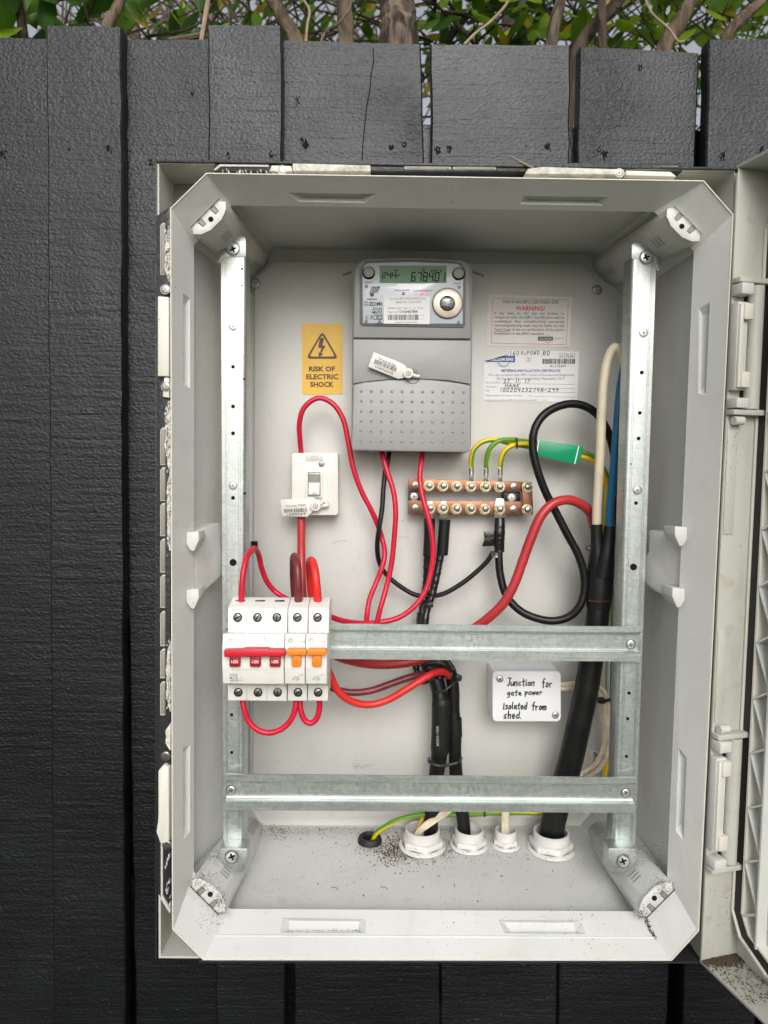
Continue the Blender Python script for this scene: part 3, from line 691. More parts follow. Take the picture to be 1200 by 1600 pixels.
# guide clips and side brackets
def bracket(P, mt='cab'):
    g = G(); f = [at(x, y, Y) for x, y, Y in P]; c = sum(f, Vector())/len(f); sgn = -1 if c.x < 0 else 1
    g.solid(f, [p+Vector((sgn*.03, .004, 0)) for p in f], mt, .0008); return g.build('side_bracket', cab)
bl_ = bracket([(306, 830, .040), (344, 817, .088), (345, 856, .088), (350, 864, .090), (350, 894, .090), (345, 902, .088), (306, 934, .040)])
br_ = bracket([(1066, 838, .040), (1014, 828, .088), (1014, 862, .088), (1007, 872, .090), (1007, 908, .090), (1012, 918, .088), (1060, 943, .040)])
def clip(px, py, sgn, par):
    g = G(); g.prism([(px-10*sgn, py-14), (px+9*sgn, py-16), (px+10*sgn, py-2), (px+2*sgn, py+16), (px-4*sgn, py+14), (px-10*sgn, py+4)], .020, .050, 'cab', .0008, .8)
    g.build('clip', par)
clip(301, 846, 1, bl_); clip(301, 936, 1, bl_); clip(1064, 838, -1, br_); clip(1060, 934, -1, br_)
# mounting plate
g = G()
g.prism([(398, 441), (426, 410), (909, 413), (965, 479), (940, 1245), (905, 1279), (412, 1277), (395, 1262)], .195, .2035, 'cab_plate', .0006)
g.build('mounting_plate', cab)
for q in ((398, 443, 7.5), (933, 453, 7)): screw(cab, q[0], q[1], .1945, q[2], 'steel_dull')
g = G(); g.rect(392, 846, 402, 860, .192, .197, 'hole'); g.build('cable_slot', cab)
for q in ((878, 518, 1.2),): pass

g = G(); rnd = random.Random(21)
for P_ in ([(517, 852), (520, 848), (524, 850)], [(521, 847), (534, 844), (541, 846)], [(622, 838), (640, 840)], [(548, 886), (556, 890)], [(586, 1128), (588, 1131)], [(560, 1196), (566, 1200), (575, 1198)], [(553, 1197), (558, 1203)], [(642, 1096), (643, 1099)], [(700, 1160), (702, 1166)], [(420, 640), (424, 652)], [(432, 1190), (440, 1188)], [(765, 880), (766, 884)], [(905, 752), (918, 756)]): g.stroke(P_, .7, .1945, 'ink_faint')
for _ in range(60):
    x, y = rnd.gauss(562, 10), rnd.gauss(1197, 6); g.disc(x, y, .1944, rnd.uniform(.3, .8), 'ink_grey', 6)
for _ in range(80):
    x, y = rnd.uniform(410, 930), rnd.uniform(560, 1240); g.disc(x, y, .1944, rnd.uniform(.3, .8), 'ink_grey', 6)
g.build('scuff_marks', cab)

# door: shallow pan swung wide open on the right
DA = math.radians(75)
dd = Vector((math.cos(DA), -math.sin(DA), 0)); dn = Vector((math.sin(DA), math.cos(DA), 0))
DT, DB = at(1154, 262, 0.0), at(1096, 1502, 0.0)
ztop, zbot = DT.z, DB.z
def dp(s_, n_, z):
    t = (z-zbot)/(ztop-zbot); o = L(DB, DT, t); return Vector((o.x, o.y, z))+dd*s_+dn*n_
DW = .040
door = None
g = G()
th = .003
def dbox(s0, s1, n0, n1, z0, z1, mt, bev=0.0, sl=0.0):
    f = [dp(s0, n0, z0), dp(s0, n0, z1), dp(s1, n0, z1), dp(s1, n0, z0)]; b2 = [dp(s0, n1, z0), dp(s0, n1, z1), dp(s1, n1, z1), dp(s1, n1, z0)]
    g.solid(f, b2, mt, bev)
dbox(-.003, 0, 0, DW, zbot, ztop, 'cab_beige', .0006)                 # hinge-side wall
dbox(-.003, .50, DW, DW+.004, zbot-.003, ztop+.003, 'cab_beige')       # door leaf
dbox(-.003, .50, 0, DW, zbot-.003, zbot, 'cab_beige', .0006)
dbox(-.003, .50, 0, DW, ztop, ztop+.003, 'cab_beige', .0006)
dbox(.497, .50, 0, DW, zbot, ztop, 'cab_beige', .0006)
g.prism([(1152.5, 268), (1153.5, 268), (1154, 262), (1152, 262)], -.001, .004, 'trim_black')
door = g.build('door', cab, label='open door of the cabinet with black gasket, dirt lying in its lower corner')
# raised inner pan carrying the gasket, following the chamfered bottom corner
g = G()
def panline(off):   # polyline (s,z) of the seal, off = inwards offset
    return [(.001+off, ztop-.11), (.001+off, zbot+.047+off*.4), (.012+off*.9, zbot+.027+off*.7), (.045+off*.6, zbot+.012+off), (.49-off, zbot+.012+off), (.49-off, ztop-.012-off), (.045+off, ztop-.012-off), (.001+off, ztop-.05)]
def ringp(o0, o1, n0, n1, mt):
    a = panline(o0); b2 = panline(o1); k = len(a)
    fA = [dp(s_, n0, z) for s_, z in a]; fB = [dp(s_, n0, z) for s_, z in b2]; bA = [dp(s_, n1, z) for s_, z in a]; bB = [dp(s_, n1, z) for s_, z in b2]
    for i in range(k):
        j = (i+1) % k
        g.add([fA[i], fA[j], fB[j], fB[i]], [[0, 1, 2, 3]], mt); g.add([fA[i], bA[i], bA[j], fA[j]], [[0, 1, 2, 3]], mt); g.add([fB[i], fB[j], bB[j], bB[i]], [[0, 1, 2, 3]], mt)
ringp(.0, .0014, DW-.010, DW, 'lip'); ringp(.0125, .0145, DW-.010, DW, 'lip')
# triangular stiffening ribs
def rib(s0, z0, s1, z1, w_=.0009, h=.010):
    a, b2 = Vector((s0, z0)), Vector((s1, z1)); d = (b2-a).normalized(); n_ = Vector((-d.y, d.x))*w_
    q = [a+n_, a-n_, b2-n_, b2+n_]
    g.solid([dp(p.x, DW-h, p.y) for p in q], [dp(p.x, DW, p.y) for p in q], 'cab', 0)
z = zbot+.05
rib(.034, zbot+.03, .034, ztop-.05, .0010, .011)
while z < ztop-.06:
    rib(.0148, z, .034, z+.012); rib(.034, z+.012, .0148, z+.052, .0007); z += .052
g.build('rib_frame', door)
g = G(); ringp(.0014, .0125, DW-.0075, DW, 'rubber'); g.build('gasket', door)
# hinge-side mouldings
g = G()
def sidepad(n0, n1, z0, z1, h, mt='cab_beige', bev=.0005):
    f = [dp(h, n0, z0), dp(h, n0, z1), dp(h, n1, z1), dp(h, n1, z0)]; b2 = [dp(0, n0, z0), dp(0, n0, z1), dp(0, n1, z1), dp(0, n1, z0)]
    g.solid(f, b2, mt, bev)
def zp(py, px=1150): return at(px, py, 0).z
sidepad(.001, .012, zp(835), zp(660), .0012); g.cut(); sidepad(.001, .011, zp(1130), zp(985), .0012)
g.pieces('side_step', door)
def hinge(y0, y1, px0):
    zz0, zz1 = zp(y1, px0), zp(y0, px0)
    global g
    g = G()
    sidepad(-.001, .034, zz1-.001, zz1+.004, .010, 'cab_beige', .001); g.cut(); sidepad(-.001, .034, zz0-.004, zz0+.001, .010, 'cab_beige', .001)
    ob = door
    g.cut(); g.pieces('hinge_lug', ob); g = G()
    sidepad(-.001, .012, zz1-.012, zz1-.002, .013, 'cab', .001); g.cut(); sidepad(-.001, .012, zz0+.002, zz0+.011, .013, 'cab', .001); g.cut(); g.pieces('hinge_block', ob)
    g = G()
    sidepad(-.001, .010, zz0+.018, zz1-.018, .009, 'cab', .0008); sidepad(.002, .0115, zz1-.034, zz1-.020, .014, 'lip', .0008); sidepad(.002, .0115, zz0+.020, zz0+.034, .014, 'lip', .0008)
    sidepad(-.0005, .003, zz0+.020, zz1-.020, .012, 'lip', .0006)
    g.build('hinge_clip', ob)
    g = G(); sidepad(.0125, .0150, zz0+.002, zz1-.003, .0015, 'hole', 0); g.build('gap', ob)
    g = G(); c0 = dp(.002, .023, zz0+.002); c1 = dp(.002, .023, zz1-.002); g.tube([c0, c1], .0075, 'cab_beige', 20, world=True); g.build('hinge_barrel', ob)
    g = G(); c = dp(.006, .008, zz0-.009 if y0 < 800 else zz1+.008); b_ = c+dd*.003
    g.tube([c-dn*.006, c+dn*.004], .004, 'cab', 14, world=True); g.build('hinge_pin', ob)
hinge(442, 642, 1146); hinge(1150, 1352, 1112)
# dirt on the door's lower ledge, part of the crumbs object below

# ------------------------------------------------------------------ vertical rails
def vrail(xl0, xr0, xl1, xr1, ytop, ybot, side, tabpts, botpts, label):
    """face from (xl0..xr0) at ytop to (xl1..xr1) at ybot; side=+1: rounded flange on the right"""
    Yf = .078; R = thing('mounting_rail', at((xl1+xr1)/2, ybot, Yf), label, 'mounting rail', 'upright galvanised rails in the cabinet')
    g = G(); prof = []
    for k in range(6): a = k/5*PI/2; prof.append((math.sin(a), 1-math.cos(a)))
    rows = []
    nz = 12
    for i in range(nz+1):
        f = i/nz; xl = L(xl0, xl1, f); xr = L(xr0, xr1, f); y = L(ytop, ybot, f)
        a = at(xl, y, Yf); b_ = at(xr, y, Yf); rr = .004
        row = []
        if side > 0:
            row += [Vector((a.x, Yf+.013, a.z)), Vector((a.x, Yf+.0008, a.z)), Vector((a.x+.0008, Yf, a.z))]
            row += [Vector((b_.x-rr+rr*s_, Yf+rr*c_, b_.z)) for s_, c_ in prof] + [Vector((b_.x, Yf+.022, b_.z))]
            row += [Vector((b_.x-.0015, Yf+.022, b_.z)), Vector((b_.x-.0015, Yf+.003, b_.z)), Vector((a.x+.0015, Yf+.003, a.z)), Vector((a.x+.0015, Yf+.013, a.z))]
        else:
            row += [Vector((b_.x, Yf+.013, b_.z)), Vector((b_.x, Yf+.0008, b_.z)), Vector((b_.x-.0008, Yf, b_.z))]
            row += [Vector((a.x+rr-rr*s_, Yf+rr*c_, a.z)) for s_, c_ in prof] + [Vector((a.x, Yf+.022, a.z))]
            row += [Vector((a.x+.0015, Yf+.022, a.z)), Vector((a.x+.0015, Yf+.003, a.z)), Vector((b_.x-.0015, Yf+.003, b_.z)), Vector((b_.x-.0015, Yf+.013, b_.z))]
        rows.append(row)
    m_ = len(rows[0]); fs = []
    for i in range(nz):
        for k in range(m_): fs.append([i*m_+k, i*m_+(k+1) % m_, (i+1)*m_+(k+1) % m_, (i+1)*m_+k])
    g.add([p for r in rows for p in r], fs, 'galv', True)
    g.prism(tabpts, Yf-.0004, Yf+.0018, 'galv', .0005); g.prism(botpts, .060, Yf+.0018, 'galv', .0006)
    # score lines
    for q in (.18, .24, .72, .79):
        qq = q if side > 0 else 1-q
        x0_ = L(xl0, xr0, qq); x1_ = L(xl1, xr1, qq)
        g.stroke([(x0_, ytop+6), (x1_, ybot-6)], .5, Yf-.0002, 'steel_dull')
    g.build('rail_body', R); return R
VL = vrail(344, 385, 348, 381, 398, 1336, 1, [(340, 411), (342, 396), (357, 377), (368, 368), (381, 368), (384.5, 373), (384.5, 402), (350, 402), (345, 411)], [(344, 1326), (386, 1326), (385, 1356), (379, 1363), (366, 1361), (346, 1346), (343, 1338)],
    'spangled galvanised upright rail on the left, behind the circuit breakers')
VR = vrail(987, 1027, 957, 993, 402, 1340, -1, [(987, 405), (987, 383), (991, 378), (1008, 378), (1028, 398), (1033, 406), (1033, 424), (1027, 424), (1022, 405)], [(951, 1326), (995, 1326), (996, 1346), (978, 1363), (963, 1367), (951, 1362)],
    'galvanised upright rail on the right, beside the thick black supply cable')
for q in ((364, 389, 9.5, .077), (362, 1339, 9.5, .0595)): screw(VL, q[0], q[1], q[3], q[2], 'steel')
for q in ((1010, 402, 9.5, .077), (974, 1346, 9.5, .0595)): screw(VR, q[0], q[1], q[3], q[2], 'steel')
for q in ((364, 510, 5.5), (364, 759, 5.5)): screw(VL, q[0], q[1], .0775, q[2], 'steel')
for q in ((1006, 520, 6), (996, 766, 6)): screw(VR, q[0], q[1], .0775, q[2], 'steel')
g = G()
for x, y, r in ((364, 573, 2.8), (364, 635, 3), (364, 677, 3), (364, 778, 3), (382, 771, 1.8), (364, 879, 5.6), (362, 1117, 2.4), (362, 1176, 2.4), (378, 420, 1.6), (378, 446, 1.3), (381, 592, 1.5)): g.cyl(x, y, r, .0774, .08, 'hole', 14); g.cut()
g.pieces('screw_hole', VL)
g = G()
for x, y, r in ((1003, 582, 3), (1000, 645, 2.8), (998, 685, 2.8), (994, 786, 2.8), (990, 886, 5.4), (986, 725, 1.1), (983, 1083, 2.6), (981, 1123, 2.4), (979, 1182, 2.4)): g.cyl(x, y, r, .0774, .08, 'hole', 14); g.cut()
g.pieces('screw_hole', VR)

# ------------------------------------------------------------------ horizontal top-hat rails
def dinrail(x0, x1, yt, yb, label, dy=0):
    Yl, Yw = .0685, .0752; R = thing('din_rail', at(x0, yb, Yw), label, 'rail', 'horizontal galvanised rails in the cabinet')
    g = G(); t_ = 1.2
    h = yb-yt
    P = [(yt, Yl), (yt+9, Yl), (yt+12, Yl+.0015), (yt+12, Yw-.001), (yt+14, Yw), (yb-17, Yw), (yb-15, Yw-.001), (yb-14.5, Yl+.0012), (yb-13, Yl), (yb, Yl)]
    # outline in (y,z): front polyline then back polyline shifted
    xm = (x0+x1)/2
    A_ = [(Y, at(xm, py, Yl).z) for py, Y in P]; t = .0011
    Bk = [(Y+t, z + (t*.6 if i in (0,) else 0)) for i, (Y, z) in enumerate(A_)]
    # proper thickness : back line
    Bk = [(Yl+t, A_[0][1]), (Yl+t, A_[1][1]-0), (Yl+t+.0012, A_[2][1]-t*-1), (Yw, A_[3][1]+t), (Yw+t, A_[4][1]+t), (Yw+t, A_[5][1]-t), (Yw, A_[6][1]-t), (Yl+t+.0012, A_[7][1]-t), (Yl+t, A_[8][1]), (Yl+t, A_[9][1])]
    xa, xb = at(x0, (yt+yb)/2, Yl).x, at(x1, (yt+yb)/2, Yl).x
    # small downward run to the right, as hung
    dz = at(x1, (yt+yb)/2+dy, Yl).z-at(x0, (yt+yb)/2, Yl).z
    n = len(A_); nx = 10; vs = []; fs = []
    for i in range(nx+1):
        f = i/nx
        for (Y, z) in A_+Bk[::-1]: vs.append(Vector((L(xa, xb, f), Y, z+dz*(f-.5))))
    m_ = 2*n
    for i in range(nx):
        for k in range(m_): fs.append([i*m_+k, i*m_+(k+1) % m_, (i+1)*m_+(k+1) % m_, (i+1)*m_+k])
    for i in (0, nx):
        for k in range(n-1): fs.append([i*m_+k, i*m_+k+1, i*m_+m_-2-k, i*m_+m_-1-k])
    g.add(vs, fs, 'galv', False)
    g.build('rail_body', R); return R
D1 = dinrail(352, 1001, 976, 1031, 'upper horizontal galvanised rail carrying the circuit breakers', 6)
D2 = dinrail(352, 993, 1212, 1268, 'lower horizontal galvanised rail, empty, above the cable glands', 5)
screw(D1, 986, 1007, .0745, 6.5, 'steel'); screw(D2, 361, 1235, .0745, 6.5, 'steel'); screw(D2, 978, 1239, .0745, 6.5, 'steel')

# ------------------------------------------------------------------ meter
MT = thing('electricity_meter', at(643, 705, .16), 'grey electricity meter with green digital display and clear top window', 'electricity meter')
g = G()
g.prism([(551, 420), (556, 412), (566, 406), (724, 407), (734, 414), (739, 424), (736, 700), (730, 706), (556, 705), (549, 698)], .142, .195, 'meter', .0018)
g.prism([(553.5, 420), (559, 411), (569, 404.5), (640, 402), (722, 406), (731, 413), (735, 422), (736.5, 529.5), (551.5, 528)], .136, .15, 'meter', .0022)
g.build('case', MT)
g = G()
g.prism([(552, 530), (736, 532), (735, 600), (700, 594), (643, 591), (590, 594), (552, 599)], .1372, .15, 'meter_hi', .0008)
arch = [(552, 601), (570, 597), (590, 595), (620, 592.5), (645, 592), (675, 593.5), (700, 596), (720, 599), (735, 602)]
g.prism(arch+[(736, 702), (732, 707), (552, 704), (549, 698)], .1335, .15, 'meter_hi', .0020)
for r in range(6):
    for c in range(11):
        x = 564.5+c*15.95-r*.2; y = 611+r*15.6+c*.18
        g.ringd(x, y, 1.8, 2.6, .1332, 'meter', 10); p = at(x, y, .1335)
        g.lathe(p, [(2.3*mpp(.13), 0), (1.5*mpp(.13), .0009), (.00001, .0013)], 'meter_hi', 10, True, axis='Y')
g.ringd(645, 588, 10.5, 11.8, .1330, 'meter_dk', 24)
g.build('terminal_cover', MT)
g = G()
wf = [(562, 424), (566, 414), (572, 408), (600, 406), (645, 405), (700, 407), (719, 410), (725, 417), (728, 424), (727, 508), (724, 512), (566, 509), (562, 506)]
g.prism(wf, .1345, .14, 'meter_dk', .0008)
g.prism([(566, 424), (569, 415), (575, 411), (640, 409), (715, 412), (722, 418), (724, 426), (723, 506), (567, 505)], .1338, .136, 'faceplate', .0004)
w_ = g.build('window_frame', MT)
YF = .1334
g = G(); g.rect(593, 415, 698, 442, YF, .135, 'meter_dk'); g.rect(594.5, 417, 696.5, 441.5, YF-.0003, .135, 'lcd', 0)
Yt = YF-.0006
seg7(g, '24Hr', 597, 434, 5.2, 8.5, 7.6, 1.25, Yt, 'lcd_ink'); seg7(g, '678401', 642.5, 439, 5.6, 13.0, 9.2, 1.6, Yt, 'lcd_ink')
g.disc(678.5, 439, Yt, .9, 'lcd_ink', 8); g.disc(598, 437.5, Yt, .9, 'lcd_ink', 8)
g.text('kW h', 673, 425.5, 5, Yt, 'lcd_ink', w=18); g.text('M4', 617, 424, 2.8, Yt, 'lcd_ink', bold=.02); g.ringd(661.5, 422, 1.2, 2.3, Yt, 'lcd_ink', 12); g.text('CT', 604, 423.5, 1.6, Yt, 'ink_grey')
g.build('display', MT)
for x in (576, 717):
    g = G(); g.cyl(x, 426 if x < 600 else 427.5, 10, YF-.0012, .1345, 'hole', 28, .0004); g.cyl(x, 425 if x < 600 else 426.5, 8.2, YF-.0030, .1345, 'button', 28, .0008); g.build('button', MT)
g = G(); g.cyl(699.5, 473.5, 24.3, YF-.0016, .1345, 'meter_dk', 40, .0003); g.cyl(699.5, 473.5, 22.8, YF-.0032, .1345, 'ring', 40, .0008)
g.cyl(699, 474, 12.2, YF-.0035, .134, 'hole', 30, .0002); g.cyl(699, 474, 11.4, YF-.0038, .134, 'optic', 30, .0006); g.build('optical_port', MT)
g = G(); Yt = YF-.0003
g.text('CONNECT', 575, 442.5, 2.4, Yt, 'ink', w=14, al='C'); g.text('SELECT', 715, 444, 2.4, Yt, 'ink', w=12, al='C')
for x, y in ((572.5, 447), (717.5, 448.5), (572, 501.5), (716.5, 503)): g.cyl(x, y, 2.4, YF-.0008, .134, 'meter_dk', 12)
for k in range(5): g.stroke([(578+k*2.7, 459-k*.6), (581.5+k*2.9, 449-k*.2), (583+k*2, 448)], 1.3, Yt, 'ink')
g.flat([(577.5, 459), (580, 464), (585, 461), (583, 458)], Yt, 'ink')
g.text('vector', 573, 468.5, 3.4, Yt, 'ink', w=17, bold=.015)
g.rect(569, 470.5, 575.5, 477.5, Yt, .134, 'ink_grey'); g.stroke([(572.4, 470.5), (572.4, 477.5)], .6, Yt-.0002, 'faceplate'); g.stroke([(569, 474), (575.5, 474)], .6, Yt-.0002, 'faceplate')
g.text('EDMI', 577.5, 477.5, 6.2, Yt, 'ink', w=19.5, bold=.012); g.text('ATLAS', 597, 484.5, 4.4, Yt, 'ink', al='R', w=15, bold=.01); g.text('Mk7C', 597, 489.8, 4.2, Yt, 'ink', al='R', w=15, bold=.01)
g.text('C E', 571, 498.3, 5.4, Yt, 'ink', w=11.5)
for q in ((584, 492.2, 588, 499), (589.5, 492.2, 597, 499)): g.stroke([(q[0], q[1]), (q[2], q[1]), (q[2], q[3]), (q[0], q[3]), (q[0], q[1])], .7, Yt, 'ink')
g.stroke([(591, 493.8), (595.5, 493.8), (595.5, 497.5), (591, 497.5), (591, 493.8)], .5, Yt, 'ink')
g.stroke([(589, 506), (593, 500.5), (597, 506), (589, 506)], .7, Yt, 'ink'); g.ringd(593, 504, .8, 1.5, Yt, 'ink', 10)
g.text('01 02 03 04 05', 595.5, 446.3, 2.2, Yt, 'ink_grey', w=24)
g.text('1000 imp/kWh', 616, 454.3, 2.5, Yt, 'ink', w=25); g.text('Connection Error', 645, 455, 2.5, Yt, 'ink', w=31)
g.cyl(630.5, 458.5, 2.2, Yt-.0005, .134, 'meter_dk', 12)
g.build('printing', w_)
g = G(); g.cyl(660, 458.5, 2.6, YF-.0010, .134, 'led', 12, .0003); g.build('indicator_light', MT)
g = G(); g.prism([(600, 462), (672, 463), (671, 506.5), (599.5, 505.5)], YF-.0003, .134, 'paper2'); Yt = YF-.0006
g.text('TL11-A132-14-F214-7932-1010', 608, 468, 3.4, Yt, 'ink_grey', w=57); g.text('Serial No  217215753', 618, 473.5, 3.2, Yt, 'ink_grey', w=40)
g.text('GEMINI 230V  100A  CL 1.0  1P 2W', 606, 483, 2.9, Yt, 'ink_grey', w=56); g.text('Meter No', 606, 488.6, 2.4, Yt, 'ink', w=14); g.text('17A046789', 622.5, 489, 4.3, Yt, 'ink', w=30, bold=.012)
barcode(g, 606, 491.5, 654, 500, Yt, 'ink', 34); g.text('MADE IN MALAYSIA', 618, 504.5, 2.3, Yt, 'ink_grey', w=34); g.text('2017', 657, 494, 2.0, Yt, 'ink_grey'); g.text('0117', 657, 499.5, 2.0, Yt, 'ink_grey')
g.build('rating_label', MT)
for pts in ([(549, 424, .15), (543, 427, .15), (536, 429, .152)], [(738, 424, .15), (746, 427, .15), (756, 431, .152)]):
    g = G(); g.tube(pts, .0011, 'steel_dull', 8); g.tube([(a, b_+1.5, c+.0004) for a, b_, c in pts], .0009, 'steel_dull', 8); g.build('seal_wire', MT)

def seal_tag(corners, lab, txts, bc, head, tail, Y, name='seal_tag'):
    T = thing(name, at(*head, Y), lab, 'security seal', None)
    g = G(); g.prism(corners, Y, Y+.0014, 'tagw', .0004)
    for s_, x, y, h, ang, w2 in txts: g.text(s_, x, y, h, Y-.0003, 'ink', ang=ang, w=w2)
    cx, cy, ang, w2, h2 = bc; barcode(g, -w2/2, -h2/2, w2/2, h2/2, Y-.0003, 'ink', 22, ang, cx, cy); g.build('tag_plate', T)
    g = G(); g.cyl(head[0], head[1], 8, Y-.004, Y+.002, 'tagw', 26, .001); g.ringd(head[0], head[1], 3.2, 4.3, Y-.0044, 'ink_grey', 18); g.cyl(head[0], head[1], 1.6, Y-.0046, Y, 'ink_grey', 10); g.build('lock_head', T)
    g = G(); g.tube([(*p, Y-.001) for p in tail], .0018, 'tagw', 10); g.build('locking_strap', T)
seal_tag([(584, 550), (620, 564), (632, 570), (640, 580), (634, 590), (622, 592), (575, 573)], 'white plastic seal tag hanging tilted on the front of the grey meter',
    [('Ventia', 590, 562, 5, -22, 30), ('V0896542', 585, 574, 4.2, -22, 31)], (602, 571, -22, 36, 7), (638, 583), [(645, 586), (652, 588), (656, 587)], .1300)
seal_tag([(438, 781), (489, 777), (502, 785), (508, 793), (492, 796), (480, 808), (441, 806)], 'white plastic seal tag hanging at the lower left of the wall switch',
    [('Vircom TWS', 446, 793, 4.2, 3, 32), ('1688569', 448, 806, 4.2, 3, 30)], (461.5, 797.5, 3, 35, 6), (493, 791), [(500, 788), (506, 783), (511, 787), (505, 791), (513, 789)], .1600)

# ------------------------------------------------------------------ stickers
Ys = .1944
g = G(); g.rect(472, 505, 535.5, 616, Ys, .195, 'yellow_st', 0, 2); Yt = Ys-.0004
tri = [(503.5, 517), (529, 560.5), (478, 560.5)]
def rtri(P, r, n=5):
    out = []; c = Vector((sum(p[0] for p in P)/3, sum(p[1] for p in P)/3))
    for i in range(3):
        p = Vector(P[i]); a = Vector(P[i-1]); b_ = Vector(P[(i+1) % 3]); d1 = (p-a).normalized(); d2 = (b_-p).normalized()
        for k in range(n+1):
            t = k/n; q0 = p-d1*r; q1 = p+d2*r; out.append(tuple((1-t)**2*q0+2*t*(1-t)*p+t*t*q1))
    return out
o_ = rtri(tri, 8); i_ = rtri([(503.5, 522.5), (523.5, 557), (483.5, 557)], 5)
n_ = len(o_); g.add([at(x, y, Yt) for x, y in o_+i_], [[k, (k+1) % n_, n_+(k+1) % n_, n_+k] for k in range(n_)], 'ink_brown')
g.flat([(500, 528), (506.5, 528), (504, 540), (509, 540), (502, 552), (505, 553), (498.5, 558.5), (497.5, 550), (500, 551), (502.5, 543.5), (497, 543.5)], Yt, 'ink_brown')
g.text('RISK OF', 503, 580, 7.6, Yt, 'ink_brown', w=41, al='C', bold=.035); g.text('ELECTRIC', 503.5, 592.3, 7.8, Yt, 'ink_brown', w=50, al='C', bold=.035); g.text('SHOCK', 503, 604.3, 7.8, Yt, 'ink_brown', w=37, al='C', bold=.035)
g.build('warning_sticker', None, 'yellow sticker with black lightning triangle reading risk of electric shock', 'sticker')
g = G(); g.prism([(763, 460), (893.5, 464.5), (890, 542), (760, 541)], Ys, .195, 'paper')
A_ = 0.2
g.stroke([(770, 466), (888, 468.5), (885, 538.5), (767.5, 536), (770, 466)], .7, Yt, 'ink_redthin')
g.text('THIS IS AN EIPC CERTIFIED SITE', 828.5, 474.3, 5, Yt, 'ink', al='C', w=88, ang=-.6); g.text('WARNING!', 828.5, 485.3, 7.2, Yt, 'ink_red', al='C', w=45, bold=.012, ang=-.3)
for k, (s_, w2) in enumerate((('If   any   seals   on   this   site   are   broken   or', 109), ('tampered with, the EIPC Certification will be', 109), ('invalidated.  Any   unauthorised   person(s)', 109), ('removing/altering seals may be liable for the', 109.5), ('Total Cost of the re-certification of the entire', 109.5), ('installation to the EIPC standard', 78))):
    g.text(s_, 773-k*.25, 491+k*6.35, 4.0, Yt, 'ink', w=w2, ang=-.4)
g.stroke([(772, 517.6), (797, 518)], .5, Yt, 'ink')
g.ringd(856, 529.5, 5.2, 5.8, Yt, 'ink_grey', 20); g.frect(840.5, 526, 864, 532, Yt-.0001, 'ink'); g.text('VIRCOM EMS', 842, 530.8, 3.2, Yt-.0003, 'paper', w=20); g.text('0800 847266', 865.5, 529.8, 2.2, Yt, 'ink_grey', w=16)
g.build('warning_label', None, 'cream paper label with red WARNING heading, top right of the meter', 'label')
g = G(); g.prism([(797, 547.5), (905, 549), (902, 628.5), (755, 627), (756.5, 563), (775, 560)], Ys, .195, 'paper2', 0)
g.text('160 Vircom', 0, 0, 1, Yt, 'ink') if False else None
g.hand('160', 797, 555, 6.2, Yt, 'ink', .85, adv=.75, w=15); g.hand('VIPOND', 814, 554.3, 6, Yt, 'ink', .85, adv=.72, w=30); g.hand('RD', 848, 555.3, 6.8, Yt, 'ink', .95, adv=.72, w=12)
g.ringd(786.5, 563.5, 8.2, 8.9, Yt, 'ink_blue', 26); g.ringd(786.5, 563.5, 10, 10.4, Yt, 'ink_grey', 26)
g.prism([(762, 560), (775, 556), (805, 556), (805, 566), (760, 565)], Yt-.0002, .1945, 'ink_blue'); g.text('VIRCOM EMS', 764, 563.8, 4.6, Yt-.0004, 'ink_white', w=38, bold=.02)
g.stroke([(823, 558.5), (829.5, 558.5), (829.5, 565), (823, 565), (823, 558.5)], .5, Yt, 'ink_grey'); g.hand('1', 825, 564, 4.5, Yt, 'ink', .8)
g.text('Certificate Serial', 873, 554, 2.4, Yt, 'ink_grey', w=26); g.text('A1175491', 873.5, 559, 4, Yt, 'ink', w=24.5); barcode(g, 847.5, 560.5, 898, 568.5, Yt, 'ink', 34); g.text('A1175491', 859, 573.8, 4, Yt, 'ink', w=25)
g.text('METERING INSTALLATION CERTIFICATE', 829.5, 581, 4, Yt, 'ink_blue', al='C', w=92, bold=.015)
g.text('This site complies with EIPC Codes of Practice and Regulation', 762.5, 587.3, 3.5, Yt, 'ink_grey', w=135); g.text('58 (3) of the Electricity (Safety) Regulation 2010', 776, 593, 3.5, Yt, 'ink_grey', w=106)
for k, (s_, y, w2) in enumerate((('Site Cert Date', 598.8, 22), ('Technician', 605.3, 17), ('ICP', 611.6, 6))): g.text(s_, 759, y, 2.6, Yt, 'ink_grey', w=w2); g.stroke([(784, y+.4), (899, y+1.8)], .35, Yt, 'ink_grey')
g.hand('27. 11. 17', 787, 598.3, 6.2, Yt, 'ink', .9, adv=.68, w=42); g.hand('HANK', 789, 604.9, 5, Yt, 'ink', .85, adv=.72, w=24); g.hand('10020425274N-294', 781, 612, 5.8, Yt, 'ink', .85, adv=.7, w=93)
g.text('Meter certified on the site cert date (      ) yrs', 758.5, 619, 2.6, Yt, 'ink_grey', w=73); g.text('Load control device certified on the site cert date  (      ) yrs', 758.5, 626, 2.6, Yt, 'ink_grey', w=96)
g.stroke([(834, 619.5), (898, 620.5)], .35, Yt, 'ink_grey')
g.prism([(757, 561.5), (797, 547.5), (790, 555), (775, 559), (762, 563)], Ys-.0035, Ys-.003, 'paper', 0)       # peeled corner
g.build('certificate_label', None, 'white installation certificate label with handwriting and a peeled corner', 'label')
g = G(); g.prism([(923.5, 1172), (936, 1173), (934, 1216), (921, 1215)], Ys, .195, 'paper2'); g.text('CA7050P', 934, 1213, 8.0, Yt, 'ink', ang=88.5, w=38, bold=.01)
g.build('code_label', None, 'narrow upright white code label behind the cream wires', 'label')

